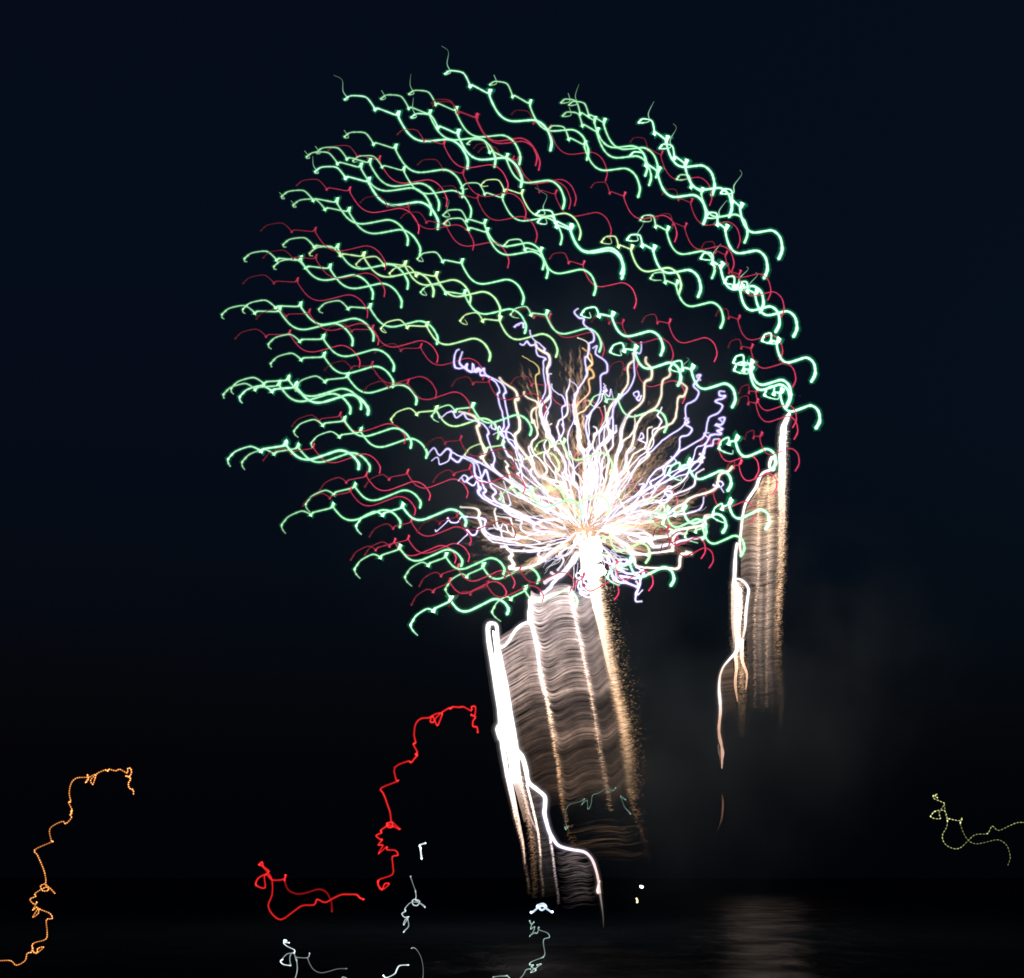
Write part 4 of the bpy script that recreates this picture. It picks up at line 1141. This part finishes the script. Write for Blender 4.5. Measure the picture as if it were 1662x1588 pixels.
lamp('pale_light_trail', 'pale lamp squiggle with a small ring, below the short white hook', 120, [(pl('S', [(1405,490),(1405,500),(1425,560),(1450,630)]), .25), (pl('S', [(1450,630),(1455,700),(1420,725),(1430,765),(1470,770),(1490,730),(1450,715),(1480,740),(1545,790),(1500,750),(1410,740),(1350,800),(1355,825),(1320,850),(1345,885),(1385,880),(1350,910),(1335,960),(1375,900)]), .6), (pl('S', [(1375,900),(1385,970),(1350,1010),(1335,1030)]), .45)], CW, 1.15, group=GRP)
lamp('pale_light_trail', 'pale looping lamp squiggle low on the left, under the red one', 120, [(pl('S', [(235,1130),(190,1125),(185,1105),(210,1110),(180,1130),(215,1165),(285,1200),(280,1230)]), .9), (pl('S', [(280,1230),(220,1235),(180,1270),(155,1310)]), .3), (pl('S', [(170,1290),(150,1310),(180,1340),(250,1350)]), 1.1), (pl('S', [(250,1350),(240,1300),(245,1250),(275,1225),(295,1275),(305,1300)]), .3), (pl('S', [(305,1295),(312,1370),(305,1430),(285,1490)]), .5), (pl('S', [(295,1270),(410,1275),(430,1230)]), .4), (pl('S', [(410,1275),(430,1330),(470,1390),(540,1420),(620,1405),(700,1382),(790,1380)]), .18)], CW, 1.2, group=GRP)
lamp('pale_light_trail', 'white lamp streak bent like a step at the bottom edge, left of the comet', 120, [(pl('S', [(1140,1445),(1170,1467),(1250,1430),(1270,1390),(1300,1350),(1385,1345)]), 1.1)], CW, 1.35, group=GRP)
lamp('pale_light_trail', 'faint grey curved lamp streak beside the bright step at the bottom', 120, [(pl('S', [(1410,1185),(1430,1178),(1460,1195),(1500,1260),(1520,1340),(1526,1420),(1520,1480)]), .2)], CW, .9, group=GRP)
lamp('pale_light_trail', 'tiny faint lamp arc cut by the bottom edge of the view', 120, [(pl('S', [(735,1490),(750,1460),(790,1475),(800,1500)]), .35)], CW, .9, group=GRP)
lamp('pale_light_trail', 'bright bluish white lamp knot like a small roof below the comet foot', 120, [(pl('U', [(340,560),(360,555),(400,520),(400,500),(450,482),(480,510),(440,540),(415,515),(450,500),(480,525),(525,555),(535,552)]), 1.4)], (0.75, .92, 1.1), 2.0, group=GRP)
lamp('pale_light_trail', 'greenish white lamp squiggle running down to a coil at the bottom edge', 120, [(pl('U', [(330,635),(345,665),(372,645),(350,670),(340,710),(375,690),(360,740),(328,775),(370,745),(400,745),(415,690),(410,715),(490,745),(508,785),(460,800),(455,850),(468,930),(450,965)]), .5), (pl('U', [(450,965),(350,1003),(330,1030),(365,1035),(345,1050),(390,1080),(340,1100),(375,1065),(385,1085),(390,1060),(435,1022),(395,1035)]), .8), (pl('U', [(340,1070),(300,1075),(275,1120),(240,1160)]), .5), (pl('U', [(150,1152),(130,1130),(110,1132),(60,1134),(0,1142)]), .5)], (0.62, .88, .80), 1.2, group=GRP)
lamp('pale_light_trail', 'thin grey green lamp squiggle across the foot of the spark curtain', 240, [(pl('O', [(710,630),(700,615),(722,620),(710,600),(705,520),(730,470),(800,450),(830,430),(810,470),(845,440),(850,500),(870,470),(880,410),(920,395),(970,365),(1010,380),(1030,360)]), .38), (pl('O', [(1060,420),(1095,440),(1060,410),(1085,480),(1110,510),(1125,530)]), .35)], (0.5, .85, .66), 1.0, group=GRP)
lamp('pale_light_trail', 'small round white lamp alone right of the comet foot', 230, [(pl('P', [(1039.5,1438.6),(1041.5,1440),(1043,1439.4)]), 1.4)], (1.0, .95, .85), 2.2, group=GRP, cat='light')
lamp('pale_light_trail', 'small warm yellow lamp just below the round white one', 230, [(pl('P', [(1033,1458.5),(1034.5,1462),(1034,1465)]), 1.0)], (1.0, .8, .5), 1.6, group=GRP, cat='light')


# ------------------------------------------------------------------ drifting powder smoke, lit by the burst
def smoke(name, label, c, size, depth, dens, seed, scale, lo, hi, col):
    me = bpy.data.meshes.new(name)
    import bmesh
    bm = bmesh.new()
    bmesh.ops.create_icosphere(bm, subdivisions=4, radius=1.0)
    k = mpp(depth)
    for v in bm.verts:
        d = v.co.normalized()
        r = 1 + 0.28 * noise.noise(d * 1.6 + Vector((seed, 0, 0)))
        v.co = Vector((d.x * size[0] * k, d.y * size[2], d.z * size[1] * k)) * r
    bm.to_mesh(me)
    bm.free()
    m = bpy.data.materials.new(name)
    m.use_nodes = True
    nt = m.node_tree
    nt.nodes.clear()
    out = nt.nodes.new('ShaderNodeOutputMaterial')
    vs = nt.nodes.new('ShaderNodeVolumeScatter')
    vs.inputs['Color'].default_value = (*col, 1)
    tc = nt.nodes.new('ShaderNodeTexCoord')
    nz = nt.nodes.new('ShaderNodeTexNoise')
    nz.inputs['Scale'].default_value = scale
    nz.inputs['Detail'].default_value = 3
    nt.links.new(tc.outputs['Object'], nz.inputs['Vector'])
    mr = nt.nodes.new('ShaderNodeMapRange')
    mr.inputs[1].default_value = lo
    mr.inputs[2].default_value = hi
    mr.inputs[3].default_value = 0
    mr.inputs[4].default_value = dens
    nt.links.new(nz.outputs['Fac'], mr.inputs[0])
    # thins out towards its rim
    ln = nt.nodes.new('ShaderNodeVectorMath')
    ln.operation = 'DIVIDE'
    ln.inputs[1].default_value = (size[0] * k, size[2], size[1] * k)
    nt.links.new(tc.outputs['Object'], ln.inputs[0])
    le = nt.nodes.new('ShaderNodeVectorMath')
    le.operation = 'LENGTH'
    nt.links.new(ln.outputs[0], le.inputs[0])
    fr = nt.nodes.new('ShaderNodeMapRange')
    fr.interpolation_type = 'SMOOTHSTEP'
    fr.inputs[1].default_value = 0.72
    fr.inputs[2].default_value = 0.1
    nt.links.new(le.outputs['Value'], fr.inputs[0])
    mu = nt.nodes.new('ShaderNodeMath')
    mu.operation = 'MULTIPLY'
    nt.links.new(mr.outputs[0], mu.inputs[0])
    nt.links.new(fr.outputs[0], mu.inputs[1])
    nt.links.new(mu.outputs[0], vs.inputs['Density'])
    nt.links.new(vs.outputs[0], out.inputs['Volume'])
    me.materials.append(m)
    o = bpy.data.objects.new(name, me)
    C.objects.link(o)
    o.location = place(c, depth)
    tag(o, label, 'smoke', kind='stuff')


smoke('powder_smoke', 'thin grey smoke hanging inside the great firework burst', (880, 690), (700, 640, 55), D0 + 8, 0.0070, 2.0, 0.05, 0.32, 0.68, (0.8, 0.94, 1.0))
smoke('powder_smoke', 'slate grey smoke hanging low over the water between the two comet curtains', (1150, 1240), (520, 430, 44), D0 + 6, 0.013, 5.0, 0.06, 0.32, 0.70, (0.76, 0.94, 1.0))
smoke('powder_smoke', 'dim brown smoke drifting away beyond the right hand comet', (1380, 1080), (360, 420, 34), D0 + 22, 0.013, 9.0, 0.07, 0.38, 0.70, (0.94, 0.92, 0.94))
